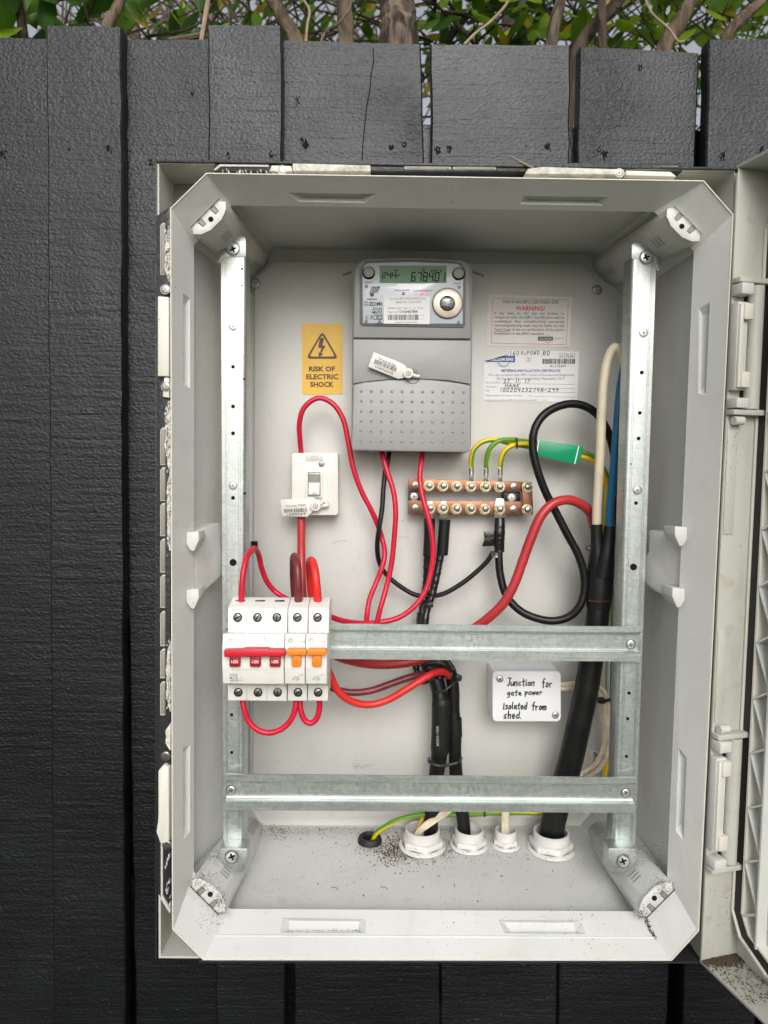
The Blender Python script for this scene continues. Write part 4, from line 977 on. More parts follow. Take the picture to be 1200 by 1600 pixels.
# ------------------------------------------------------------------ wall switch
SW = thing('isolator_switch', at(492, 805, .19), 'square white isolating switch with rocker on the back plate', 'switch')
g = G(); g.rect(456, 708, 528, 805, .166, .195, 'white_pl', .0028, 4, 1.0); g.build('switch_plate', SW)
g = G(); g.rect(477.5, 709.5, 505, 720.5, .1652, .17, 'breaker2', .0008, 1.5); g.text('MWS', 491, 714.8, 3.4, .1649, 'ink_faint', al='C', w=11); g.text('TEST', 491, 719.3, 3, .1649, 'ink_faint', al='C', w=14); g.build('name_plate', SW)
g = G(); g.rect(478, 735, 503.5, 778, .1625, .17, 'white_pl', .0020, 2); g.rect(480.8, 737.5, 500.8, 775, .1622, .17, 'ink_grey', .0006, 1); g.stroke([(478.5, 735.5), (478.5, 777.5), (503, 777.5), (503, 735.5), (478.5, 735.5)], .6, .1651, 'ink_grey')
g.build('rocker_frame', SW)
g = G(); g.extx([(739, .162), (752, .1635), (754, .1600), (773, .1570), (775, .162), (775, .162, .168), (739, .162, .168)], 482, 499.5, 'breaker2', .0006, Yx=.16)
g.stroke([(482, 753.3), (499.5, 753.3)], .7, .1592, 'ink_grey'); g.text('ON', 491, 772.5, 3.2, .1565, 'ink_grey', al='C'); g.build('rocker', SW)
screw(SW, 502.5, 725, .1655, 4.2, 'steel_dull')

# ------------------------------------------------------------------ circuit breakers
TX = lambda x0, x1: (x0+x1)/2
def breaker_body(g, x0, x1, mods, dy=0):
    n = len(mods)-1
    prof = [(933, .062), (950, .036), (988, .035), (990.5, .013), (1015, .009), (1043, .009), (1068.5, .012), (1070.5, .034), (1095, .035), (1095, .035, .078), (940, .062, .078)]
    g.extx(prof, x0, x1, 'breaker', .0007, Yx=.025)
def breaker(x0, x1, mods, lab, kind, toggles, xs):
    B_ = thing('circuit_breaker', at((x0+x1)/2, 1095, .06), lab, 'circuit breaker', 'circuit breakers on the upper rail')
    g = G(); breaker_body(g, x0, x1, mods)
    for xx in mods[1:-1]:
        g.stroke([(xx+3.5, 936), (xx+.5, 951), (xx, 987)], .8, .0345, 'ink_faint') if False else None
        g.stroke([(xx, 952), (xx, 987)], .7, .0343, 'ink_faint'); g.stroke([(xx-2.5, 992), (xx-2.5, 1014)], .7, .0105, 'ink_faint'); g.stroke([(xx+1, 1072), (xx+1, 1094)], .7, .0335, 'ink_faint')
    g.build('housing', B_)
    for i in range(len(mods)-1):
        a, b_ = mods[i], mods[i+1]; c = (a+b_)/2
        # upper and lower terminal screws in round wells
        for (yy, dx, Yy) in ((965, xs[i], .0352), (1082, xs[i]+1, .0345)):
            g = G(); g.cyl(dx, yy, 6.8, Yy-.0010, Yy+.004, 'hole', 22); g.cyl(dx, yy, 5.4, Yy-.0014, Yy, 'steel_dull', 20, .0005)
            g.prism(rot([(-4.6, -.8), (-4.6, .8), (4.6, .8), (4.6, -.8)], dx, yy, 30+i*25), Yy-.0019, Yy, 'hole'); g.build('terminal_screw', B_)
    # wire entry slots in the sloping top
    for i, sx in enumerate(xs):
        g = G(); g.flat([(sx-7+4, 938), (sx+9+3, 937.5), (sx+9+3, 940.5), (sx+4, 942.5), (sx-7+4, 941)], .0515, 'hole'); g.build('wire_entry', B_) if kind == 'main' else None
    if kind == 'main':
        g = G(); g.prism([(349.5, 1016.5), (378, 1015.5), (381, 1014), (418, 1014), (420, 1015.5), (445, 1016), (445.5, 1026), (350, 1027)], .0005, .010, 'red_sw', .0014); g.build('lever_bar', B_)
        for tx in toggles:
            g = G(); g.rect(tx-8.5, 1025.5, tx+8.5, 1042.5, .0045, .011, 'red_dk', .0012); g.text('I-ON', tx, 1036.5, 5.2, .0040, 'ink_white', al='C', w=10, bold=.02); g.build('toggle', B_)
            for sx in (-12, 12): pass
        g = G(); g.text('100A', 356, 1000.5, 3.2, .0108, 'ink_faint', w=9); g.text('240-415V', 356, 1004.5, 3, .0106, 'ink_faint', w=20); g.text('60947-3', 356, 1008.6, 3, .0103, 'ink_faint', w=16)
        g.text('50', 378, 1011.5, 2.6, .0100, 'ink_grey'); g.stroke([(434, 999), (434, 1008)], .5, .0105, 'ink_faint'); g.stroke([(438, 999), (438, 1008)], .5, .0105, 'ink_faint'); g.stroke([(440, 998), (441, 1009)], .5, .0105, 'ink_faint')
        g.stroke([(400, 999), (404, 1002), (409, 1001)], .5, .0105, 'ink_faint')
        for k, s_ in enumerate(('HHHP', 'MC132', 'AS3132')): g.text(s_, 359, 1056+k*4.2, 3.1, .0100, 'ink_grey', w=12.5, bold=.01)
        g.text('IEC', 359.5, 1068, 2, .0108, 'ink_grey'); g.stroke([(373, 1063), (376.5, 1057.5), (380, 1063), (373, 1063)], .5, .0103, 'ink_faint')
        g.stroke([(367, 1046.5), (417, 1047)], .5, .0092, 'ink_faint')
        g.build('printing', B_)
    else:
        tx = toggles[0]
        g = G(); g.prism([(tx-15, 1016.5), (tx-13, 1015), (tx+13, 1015), (tx+15.5, 1016.5), (tx+15.5, 1023), (tx+13, 1024.5), (tx-13, 1024.5), (tx-15, 1023)], .0010, .010, 'orange_sw', .0014); g.build('lever_bar', B_)
        g = G(); g.rect(tx-7.5, 1024, tx+7.5, 1042, .0050, .011, 'orange_sw', .0012); g.build('toggle', B_)
        g = G(); g.ringd(tx-9, 1001, 3, 4.2, .0106, 'ink_faint', 16); g.ringd(tx-9, 1001, 1.2, 2, .0106, 'ink_faint', 12); g.text('32', tx-9.5, 1011, 3, .0101, 'ink_faint', al='C')
        g.text('C32 6000', tx-2, 1004, 2.6, .0105, 'ink_grey', w=16); g.stroke([(tx+12, 998), (tx+12, 1011)], .5, .0106, 'ink_faint'); g.text('240V', tx+5, 1055.5, 2, .0098, 'ink_grey', w=6)
        g.stroke([(tx-6, 1063), (tx-6, 1061), (tx-2, 1057), (tx+3, 1057), (tx+4, 1060), (tx+3, 1063)], .6, .0103, 'ink_grey'); g.stroke([(tx-4, 1062), (tx, 1058.5), (tx+1, 1063), (tx+4, 1059.5)], .5, .0103, 'ink_grey')
        g.text('AS/NZS 60898', tx-13, 990, 2.6, .0125, 'ink_faint', w=26)
        if xs[0] > 480: g.text('RATED 250V~', tx-9, 980, 2.4, .0345, 'ink_faint', w=13); g.text('MADE IN 7 AS', tx-9, 983.5, 2.4, .0345, 'ink_faint', w=20)
        g.build('printing', B_)
    return B_
breaker(352.5, 446.5, [352.5, 384.5, 416, 446.5], 'wide white three-pole main switch with crimson lever bar, leftmost on the rail', 'main', (366.5, 398.5, 429.5), (371, 402, 432.5))
breaker(448, 478.8, [448, 478.8], 'narrow white breaker with orange lever under the maroon cable', 'single', (463,), (464.5,))
breaker(480, 512.5, [480, 512.5], 'narrow white breaker with orange lever, rightmost on the rail under the bright red cable', 'single', (495,), (496,))

# ------------------------------------------------------------------ earth bar
EB = thing('earth_bar', at(735, 805, .17), 'copper busbar with two rows of bolts and a slot between', 'busbar')
g = G(); Yb = .172
g.prism([(638, 748), (831, 753), (831, 769), (638, 766)], Yb, .178, 'copper', .0006); g.build('upper_bar', EB)
g = G(); g.prism([(638, 782), (833, 784), (833, 804), (638, 803.5)], Yb, .178, 'copper', .0006); g.build('lower_bar', EB)
g = G(); g.prism([(816, 753), (831.5, 753.5), (833, 803), (816.5, 802)], Yb-.0035, Yb-.0003, 'copper', .0006); g.build('link_bar', EB)
for a, b_ in ((638.5, 657), (787.5, 813)):
    g = G(); g.rect(a, 768, b_, 783, .176, .195, 'black_pl', .0006); g.build('insulator', EB)
screw(EB, 647, 776, .1755, 5.6, 'steel'); screw(EB, 799.5, 777.5, .1755, 5.6, 'steel')
def bolt(x, y, big=True, Yo=0.0):
    g = G(); Y0 = Yb-Yo; rnd_ = random.Random(int(x*y)); a0 = rnd_.random()
    if big:
        g.cyl(x-1.0, y+.3, 8.6, Y0-.0012, Y0, 'brass', 22)
        g.prism([(x+7.4*math.cos(a0+k*PI/3), y-7.4*math.sin(a0+k*PI/3)) for k in range(6)], Y0-.0048, Y0-.0010, 'tin')
        g.cyl(x+.6, y-.2, 3.6, Y0-.0075, Y0-.004, 'tin', 18, .0003); g.ringd(x, y, 3.7, 5.0, Y0-.00495, 'black_pl', 20)
    else:
        g.cyl(x, y, 5.5, Y0-.0012, Y0, 'tin', 20, .0003); g.prism([(x+4.6*math.cos(a0+k*PI/3), y-4.6*math.sin(a0+k*PI/3)) for k in range(6)], Y0-.0026, Y0-.001, 'steel', .0004); g.cyl(x, y, 2.9, Y0-.0032, Y0, 'steel_dull', 14, .0003)
    g.build('bolt', EB)
for i, x in enumerate((649.5, 671, 693, 714.5, 736.5, 759.5, 781.5, 803, 825)):
    bolt(x, 758.5+i*.33, i not in (0, 7), .0035 if i == 8 else (.002 if i in (4, 5, 6) else 0))
for i, x in enumerate((649, 672.5, 693, 714, 736.5, 758.5, 781.5, 802.5, 824.5)):
    bolt(x, 793.8+i*.3, i not in (0, 7), .0035 if i == 8 else (.003 if i in (1, 2, 6) else 0))

# ------------------------------------------------------------------ cables
MM = lambda px_, Y: px_*mpp(Y)
def cable(name, path, rpx, mt, label, cat='cable', group=None, Yr=.165, **kw):
    g = G(); kw.setdefault('wob', .018); g.tube(path, MM(rpx, Yr), mt, 14, **kw); return g.build(name, None, label, cat, group)
def lug(px, y0, y1, w2, Y, parent):
    g = G(); g.prism([(px-w2*.5, y1), (px-w2*.5, y0+w2*.6), (px-w2*.3, y0), (px+w2*.3, y0), (px+w2*.5, y0+w2*.6), (px+w2*.5, y1)], Y, Y+.0016, 'tin', .0004); return g.build('lug', parent)
RG = 'thin red wires in the cabinet'
cable('red_wire', [(471, 712, .178), (469, 690, .168), (468, 660, .160), (476, 636, .158), (498, 622, .158), (520, 631, .158), (536, 655, .158), (544, 690, .158), (553, 735, .158), (565, 768, .160), (580, 797, .162), (590, 820, .166), (597.5, 843, .168), (601, 866, .160), (596.5, 888, .156), (587, 912, .154), (577, 938, .145), (573, 965, .135), (571, 985, .120), (555, 1003, .105), (525, 1005, .100), (500, 1000, .098)], 4.1, 'red_wire', 'thin red wire arching out of the top of the white switch', 'wire', RG)
cable('red_wire', [(595, 700, .165), (598, 712, .160), (606, 740, .155), (614, 765, .152), (618, 795, .150), (616, 840, .150), (611, 885, .150), (603, 920, .148), (595, 948, .140), (590, 968, .130), (584, 990, .115), (560, 1010, .104), (525, 1012, .100), (500, 1008, .098)], 4.1, 'red_wire', 'thin red wire dropping from the left side under the meter', 'wire', RG)
cable('red_wire', [(660, 700, .165), (659, 715, .158), (656, 745, .150), (660, 775, .145), (667, 800, .142), (674, 830, .140), (677, 860, .140), (674, 890, .140), (666, 920, .138), (650, 945, .136), (625, 964, .134), (596, 972, .132), (565, 974, .126), (540, 971, .118), (515, 963, .108), (498, 955, .100)], 4.1, 'red_wire', 'thin red wire passing in front of the copper bar', 'wire', RG)
cable('red_wire', [(377, 944, .052), (377.5, 925, .050), (380, 895, .052), (386, 870, .062), (396, 857, .082), (404, 866, .104), (409, 888, .116), (418, 910, .122), (432, 926, .124), (452, 938, .118), (470, 950, .105)], 4.6, 'red_wire', 'short red wire looping over the leftmost breaker pole', 'wire', RG, Yr=.06)
cable('red_wire', [(379, 1090, .052), (381, 1106, .050), (388, 1126, .050), (402, 1140, .050), (420, 1145, .050), (440, 1139, .050), (455, 1124, .050), (461.5, 1106, .050), (463, 1090, .052)], 4.7, 'red_wire', 'wide red loop hanging below the breakers', 'wire', RG, Yr=.05)
cable('red_wire', [(468.5, 1090, .054), (470, 1110, .052), (476, 1125, .052), (485, 1130, .052), (494, 1124, .052), (499, 1108, .052), (499, 1090, .052)], 4.7, 'red_wire', 'narrow red loop hanging under the two orange-lever breakers', 'wire', RG, Yr=.05)
cable('red_cable', [(471, 798, .176), (471, 830, .165), (471, 870, .150), (472, 910, .140), (474, 945, .128), (478, 985, .112)], 6.4, 'red_big', 'straight red cable running down from the white switch', 'cable', Yr=.16)
cable('maroon_cable', [(466.5, 941, .053), (466, 915, .050), (464.5, 885, .054), (461.5, 871, .068), (459, 872, .088), (458.5, 890, .106), (460, 925, .116), (466, 970, .122), (480, 1020, .128), (500, 1058, .132), (522, 1076, .134), (550, 1082, .136), (580, 1079, .138), (612, 1068, .140), (645, 1057, .144), (668, 1054, .150), (690, 1062, .158)], 6.2, 'maroon', 'dark maroon cable looping over a breaker then sagging right', 'cable', Yr=.075)
cable('bright_red_cable', [(497, 942, .053), (495, 918, .050), (492, 892, .054), (488, 877, .068), (484, 878, .088), (484, 895, .106), (486, 925, .114), (492, 970, .114), (504, 1018, .112), (515, 1052, .112), (530, 1082, .114), (552, 1097, .118), (578, 1101, .122), (605, 1094, .124), (635, 1077, .126), (662, 1060, .130), (682, 1050, .136), (697, 1051, .146), (705, 1062, .158)], 6.2, 'red_bright', 'bright red cable looping over the rightmost breaker, sagging in front', 'cable', Yr=.075)
cable('red_cable', [(927, 822, .160), (922, 802, .150), (908, 788, .140), (886, 781, .132), (864, 787, .128), (846, 805, .126), (831, 838, .126), (817, 876, .126), (803, 914, .126), (787, 942, .128), (765, 964, .132), (738, 984, .138), (700, 1010, .145), (655, 1031, .148), (610, 1038, .146), (568, 1036, .138), (530, 1026, .125), (500, 1010, .110)], 7.6, 'red_big', 'thick dull red cable arching from the black supply cable behind the rail', 'cable', Yr=.135)
cable('black_wire', [(609, 700, .172), (607, 715, .166), (602, 738, .164), (599, 765, .160), (597, 795, .157), (592.5, 825, .155), (589.5, 850, .158), (591, 872, .164), (598, 890, .168), (610, 904, .168), (628, 918, .168), (648, 929, .168), (668, 932, .168), (692, 928, .166), (718, 914, .164), (745, 893, .162), (762, 876, .160), (771, 862, .158)], 3.8, 'black_cable', 'thin black wire drooping from under the meter to the taped joint', 'wire')
kb = cable('black_cable', [(780.5, 812, .163), (780, 840, .160), (779.5, 870, .158), (782, 900, .156), (791, 930, .152), (811, 953, .148), (838, 966, .145), (866, 970, .142), (890, 963, .140), (906, 946, .138), (913, 922, .138), (912, 895, .138), (903, 866, .138), (887, 836, .138), (870, 803, .138), (853, 770, .136), (840, 735, .134), (832.5, 700, .134), (835, 672, .134), (848, 650, .136), (870, 636, .140), (897, 631, .144), (924, 640, .148), (944, 663, .152), (957, 698, .156), (962, 740, .158), (962, 790, .158), (956, 835, .155)], 6.4, 'black_cable', 'black cable making one big loop right of the copper bar', 'cable', Yr=.142)
lug(781.5, 779, 810, 19, .1690, kb)
g = G(); g.tube([(781, 810, .163), (780.5, 830, .160), (780, 848, .160), (780, 862, .160)], [MM(8, .16), MM(8.8, .16), MM(8.6, .16), MM(8.2, .16)], 'black_tape', 14, wob=.05); g.tube([(775, 862, .156), (775, 870, .156)], MM(7.5, .16), 'steel_dull', 12, wob=.08); g.build('tape_wrap', kb)
g = G(); g.prism([(755.5, 831), (774, 830), (774, 853), (753, 854), (757, 843)], .1590, .1603, 'black_tape', .0003); g.build('tape_flag', kb)
# taped pair from the bar
def taped(x0, pts, lab, lx):
    g = G(); g.tube(pts, [MM(6, .16)]*len(pts), 'black_tape', 12, wob=.10); ob = g.build('taped_cable', None, lab, 'cable', 'black taped cables bolted to the copper bar')
    lug(lx, 783, 810, 13, .1695, ob); return ob
ta = taped(670, [(668, 862, .168), (667, 885, .168), (666, 910, .170), (663, 935, .170), (659, 960, .166), (658, 985, .155), (661, 1015, .152), (673, 1045, .152), (682, 1066, .152), (686, 1085, .152)], 'black cable with heat-shrink sleeve on the second lower bolt of the copper bar', 672)
g = G(); g.tube([(671, 810, .168), (671, 840, .168), (669.5, 868, .168)], MM(8.8, .168), 'black_shrink', 14); g.build('sleeve', ta)
tb = taped(692, [(689, 862, .168), (685, 885, .166), (681, 905, .164), (675, 930, .162), (668, 950, .160), (664, 975, .156), (668, 1010, .152), (684, 1035, .152), (700, 1050, .152), (707, 1068, .154), (708, 1085, .154)], 'black cable with heat-shrink sleeve on the third lower bolt of the copper bar', 693)
g = G(); g.tube([(695, 812, .168), (693, 840, .168), (691, 867, .168)], MM(9, .168), 'black_shrink', 14); g.build('sleeve', tb)
# lower black pair down to the glands
YG = .164
def gl_pt(px): return at(px, 1305, YG)
bc1 = G(); bc1.tube([(668, 1030, .160), (680, 1058, .154), (685, 1075, .152), (688, 1094, .150), (689, 1120, .150), (688, 1150, .150), (686, 1180, .151), (681, 1215, .154), (677, 1245, .158), (674, 1275, .162), (673, 1318, .164)], [MM(r, .155) for r in (11, 12, 12, 13, 12.5, 12.5, 13, 12, 11.5, 11.5, 11.5)], 'black_cable', 18)
bc1 = bc1.build('black_cable', None, 'left of the two thick black cables entering from below, with a printed sleeve', 'cable')
g = G(); g.tube([(688, 1091, .150), (689.5, 1098, .150), (689.5, 1130, .150), (688, 1168, .150), (686.5, 1176, .150)], [MM(13.5, .15), MM(15.5, .15), MM(15.5, .15), MM(15.5, .15), MM(13.6, .15)], 'black_shrink', 20)
for k, s_ in enumerate('0501-3A25#'): pass
g.text('#52A3-1050', 685.5, 1166, 4.2, .1318, 'ink_faint', ang=90, w=31); g.build('sleeve', bc1)
bc2 = G(); bc2.tube([(694, 1034, .162), (703, 1050, .158), (708, 1075, .156), (709, 1110, .155), (711, 1140, .154), (711, 1175, .154), (713, 1215, .156), (718, 1250, .160), (723, 1275, .163), (727, 1318, .164)], [MM(r, .155) for r in (9.5, 10.5, 9.8, 9.5, 10.5, 10.2, 10.8, 10.5, 10.5, 10.5)], 'black_cable', 18)
bc2 = bc2.build('black_cable', None, 'right of the two thick black cables entering from below', 'cable')
g = G(); g.tube([(710.5, 1122, .154), (711.5, 1150, .154)], MM(11.2, .154), 'black_shrink', 18); g.build('sleeve', bc2)
# taped joint behind the upper rail
g = G(); g.tube([(661, 958, .166), (660, 985, .160), (664, 1010, .158), (670, 1035, .156), (678, 1052, .154), (688, 1062, .154)], [MM(r, .16) for r in (9.5, 10.5, 11.5, 14, 15, 11)], 'black_tape', 16, wob=.09)
g.tube([(650, 1030, .162), (651, 1048, .160), (660, 1064, .158), (668, 1062, .156)], MM(5.5, .16), 'black_tape', 12, wob=.12); g.tube([(668, 1036, .150), (690, 1036, .148), (702, 1050, .152)], MM(9, .155), 'black_tape', 14, wob=.1)
g.build('tape_wrapped_joint', None, 'shiny black tape wrapped cable joint above the red cable ends', 'cable joint')
def tie(name, pts, w_px, Y, lab, head=None, parent=None):
    g = G(); g.tube([(x, y, Y-d) for x, y, d in pts], MM(w_px, Y), 'black_pl', 8, sq=.45)
    if head: g.prism(rot([(-5, -4), (-5, 4), (5, 4), (5, -4)], head[0], head[1], head[2]), Y-.012, Y-.004, 'black_pl', .0008)
    return g.build(name, None, lab, 'cable tie', 'black cable ties')
tie('cable_tie', [(676, 1077, .010), (682, 1081, .016), (694, 1079, .020), (706, 1070, .018), (716, 1063, .012)], 1.6, .150, 'black cable tie on the twin black cables just under the red ends', (717, 1060, -20))
tie('cable_tie', [(670, 1184, .004), (671, 1190, .016), (684, 1196, .021), (702, 1195, .018), (716, 1191, .017), (721.5, 1184, .004)], 2.6, .153, 'black cable tie strapping the twin black cables above the lower rail')
tie('cable_tie', [(656, 943, .006), (664, 945, .012), (672, 946, .006)], 1.7, .165, 'black cable tie on the taped cables above the upper rail', (672, 946, 10))
# big black supply cable
SCb = thing('supply_cable', at(861, 1300, YG), 'very thick black supply cable rising on the right from the largest gland', 'cable')
g = G(); g.tube([(861, 1325, .163), (863, 1295, .160), (868, 1270, .155), (876, 1240, .148), (887, 1205, .142), (897, 1165, .138), (907, 1120, .135), (916, 1078, .134), (924, 1030, .134), (931, 985, .135), (935, 945, .136)], [MM(r, .14) for r in (20, 20, 20, 20, 19.8, 19.5, 19, 19, 18.6, 18, 18)], 'black_cable', 28); g.build('cable_sheath', SCb)
g = G(); g.tube([(934, 950, .136), (936, 935, .136), (938, 905, .137), (939, 885, .138), (940, 868, .139), (942, 850, .140)], [MM(r, .14) for r in (18.6, 20, 20.5, 21, 19.5, 12)], 'black_shrink', 22)
g.tube([(936, 900, .134), (934, 870, .134), (932.5, 845, .134), (932, 819, .134)], [MM(r, .13) for r in (14, 12, 9.6, 9.4)], 'black_shrink', 16)
g.tube([(942, 900, .130), (947, 870, .128), (951, 845, .128), (953, 822, .128)], [MM(r, .13) for r in (15, 13, 10, 8.8)], 'black_shrink', 16)
g.tube([(946, 870, .143), (953, 848, .145), (958, 826, .148)], [MM(9, .13)]*3, 'black_shrink', 14)
g.tube([(919, 938, .121), (935, 940, .1152), (953, 939, .121)], .0005, 'maroon', 6)
g.build('breakout_boot', SCb)
g = G(); g.tube([(927, 852, .126), (919, 853, .124), (916, 856, .124), (919, 860, .124), (926, 859, .126)], .0008, 'black_pl', 8); g.build('strap_end', SCb)
cable('cream_cable', [(932, 824, .134), (933, 790, .132), (936, 740, .130), (938.5, 690, .128), (940, 640, .126), (943.5, 595, .124), (950, 560, .122), (961, 543, .120), (972, 552, .118), (980, 580, .116), (984, 640, .114), (984, 720, .120), (978, 800, .135)], 7.4, 'cream', 'thick cream cable bent over at the top beside the right upright rail', 'cable', Yr=.126)
cable('blue_cable', [(984, 545, .120), (974, 580, .118), (968, 620, .116), (964.5, 665, .116), (961, 710, .118), (957, 755, .122), (953, 795, .126), (952, 828, .128)], [MM(6.6, .13)]*8 if False else 6.6, 'blue_wire', 'dark blue cable slipping out beside the right upright rail', 'cable', Yr=.128)
# earth wires
EG = 'green and yellow earth wires'
def gy(name, path, lab, stripe=5, tw=18, r=3.9, soff=0):
    g = G(); g.tube(path, MM(r, .165), 'gy_yellow', 14, 'gy_green', stripe, soff, tw); return g.build(name, None, lab, 'wire', EG)
e1 = gy('earth_wire', [(736.5, 736, .171), (736.5, 718, .168), (741, 702, .166), (753, 691, .166), (772, 687, .167), (795, 692, .170), (820, 697, .172), (845, 700, .174), (880, 706, .174), (908, 713, .172), (928, 722, .172), (941, 740, .172), (947, 765, .170), (946, 800, .166), (943, 850, .170)], 'yellow earth wire from the left of the three upper earth lugs', 5, 6, soff=11)
e2 = gy('earth_wire', [(759.5, 735, .171), (761, 715, .166), (766, 700, .163), (780, 689, .163), (800, 687, .166), (822, 690, .168), (850, 695, .172), (880, 700, .172), (905, 706, .170), (922, 711, .168), (936, 722, .168), (948, 744, .168), (953, 775, .168), (953, 800, .168), (950, 850, .172)], 'green striped earth wire from the middle of the three upper earth lugs', 8, 3, soff=3)
e3 = gy('earth_wire', [(781.5, 733, .171), (784, 715, .166), (791, 702, .164), (804, 695, .164), (825, 694, .166), (850, 699, .168), (880, 706, .168), (903, 712, .166), (922, 718, .165), (938, 732, .165), (947, 752, .165), (949, 790, .165), (946, 835, .172), (950, 880, .180), (955, 920, .182), (958, 980, .180), (957, 1050, .180), (955, 1120, .182), (950, 1180, .182), (940, 1225, .182), (905, 1255, .180), (860, 1268, .176), (800, 1270, .172), (757, 1271.5, .168), (720, 1273, .166), (680, 1272, .164), (650, 1274, .160), (622, 1281, .157), (602, 1291, .158), (588, 1302, .165), (580, 1318, .172)], 'long yellow and green earth wire running down to the black floor grommet', 6, 16, soff=11)
for e_, x, y0, y1 in ((e1, 736.5, 730, 752), (e2, 759.5, 731, 753), (e3, 781.5, 730, 753)):
    g = G(); g.prism([(x-3.6, y0), (x-3.2, y1), (x+3.2, y1), (x+3.6, y0)], .168, .1705, 'tin', .0005); g.tube([(x, y0+1, .1695), (x, y0+12, .1695)], MM(4, .17), 'tin', 12); g.ringd(x, y0+5, .2, 1.3, .1655, 'steel_dull', 8); g.build('lug', e_)
g = G(); g.prism([(842, 687.5), (910, 697), (909, 702), (897.5, 725), (838, 711)], .156, .1585, 'green_label', .0003); g.prism([(897, 724.5), (905, 722), (912, 702), (910, 696.5)], .1590, .176, 'green_label', .0003)
g.prism([(842, 688), (850, 689), (846, 712), (838, 710.5)], .159, .176, 'green_label', .0003)
g.prism([(841, 687.5), (842.6, 687.7), (839.4, 711.3), (837.8, 711)], .1552, .1562, 'ink_white'); g.prism([(903.8, 697), (905.2, 697.2), (898.8, 725), (897.2, 724.8)], .1552, .1562, 'ink_white')
g.build('green_marker', None, 'green plastic cable marker wrapped round the earth wires', 'cable marker')
tie('cable_tie', [(807, 684, .001), (808, 689, .006), (808, 695, .006), (807.5, 701, .001)], 1.4, .163, 'black cable tie round the earth wires left of the green marker')
tie('cable_tie', [(757.5, 1268, .001), (757.5, 1272, .005), (757.5, 1276, .001)], 1.6, .168, 'tiny black cable tie on the yellow wire above the glands')
# junction box wires
WG = 'cream wires of the junction box'
cable('cream_wire', [(868, 1069, .172), (885, 1069, .172), (910, 1067, .174), (930, 1069, .172), (943, 1079, .166), (949, 1098, .162), (951.5, 1125, .162), (952, 1155, .164), (947, 1182, .168), (935, 1202, .172), (910, 1219, .176), (880, 1232, .178), (840, 1240, .176), (805, 1248, .170), (794, 1262, .166), (792, 1285, .164), (791, 1315, .164)], 4.0, 'cream_flat', 'upper cream wire leaving the right side of the junction box', 'wire', WG)
cable('cream_wire', [(868, 1076, .172), (885, 1076, .172), (910, 1074, .174), (926, 1076, .172), (937, 1084, .166), (943, 1100, .162), (945.5, 1125, .162), (945.5, 1152, .164), (940, 1176, .168), (928, 1196, .172), (905, 1211, .176), (880, 1224, .178), (840, 1232, .178), (806, 1242, .172), (789, 1260, .166), (787, 1285, .164), (786.5, 1315, .164)], 4.0, 'cream_flat', 'lower cream wire leaving the right side of the junction box', 'wire', WG)
tie('cable_tie', [(936, 1094, .004), (941, 1096, .009), (950, 1094, .008), (956, 1092, .001)], 2.6, .162, 'black cable tie with square head on the cream wires', (941, 1096, 0))
g = G()
for o_ in (-3.2, 0, 3.2): g.tube([(712+o_*.4, 1256+o_, .170), (698+o_*.3, 1268+o_, .164), (680+o_*.3, 1280+o_, .156), (664+o_*.8, 1291+o_*.7, .152), (654+o_, 1301, .156), (650+o_, 1320, .164)], MM(2.6, .155), 'cream_flat', 10)
g.build('cream_flat_cable', None, 'grubby cream flat cable slanting into the left white gland', 'cable')
gy('earth_wire', [(668, 1262, .176), (662, 1276, .170), (655, 1290, .166), (651, 1302, .166), (649, 1322, .166)], 'short yellow earth wire dropping into the left white gland', 2, 3, 2.8)

# ------------------------------------------------------------------ junction box
JB = thing('junction_box', at(820, 1125, .19), 'small white plastic junction box with handwritten note on its lid', 'junction box')
g = G(); g.rect(770.5, 1050, 875.5, 1126.5, .1535, .195, 'jbox', .0018, 5, 1.02); g.build('base', JB)
g = G(); g.rect(769.5, 1049, 876.5, 1127.5, .1435, .1530, 'jbox', .0022, 7, 1.0)
Yt = .1431
g.hand('Junction', 792, 1071.5, 12, Yt, 'ink', 1.8, adv=.6, w=44); g.hand('for', 847, 1073.5, 13, Yt, 'ink', 1.8, adv=.62, w=17)
g.hand('gate', 792, 1086.5, 9.5, Yt, 'ink', 1.7, adv=.62, w=24); g.hand('power', 820, 1085.5, 9.5, Yt, 'ink', 1.7, adv=.62, w=29)
g.hand('Isolated', 786, 1108, 11.5, Yt, 'ink', 1.9, adv=.62, w=38); g.hand('from', 831, 1109, 12, Yt, 'ink', 1.9, adv=.62, w=23); g.hand('shed.', 787, 1122.5, 12, Yt, 'ink', 1.9, adv=.64, w=29)
g.build('lid', JB)
screw(JB, 781, 1061, .1430, 4.6, 'steel'); screw(JB, 868, 1117.5, .1430, 4.6, 'steel')

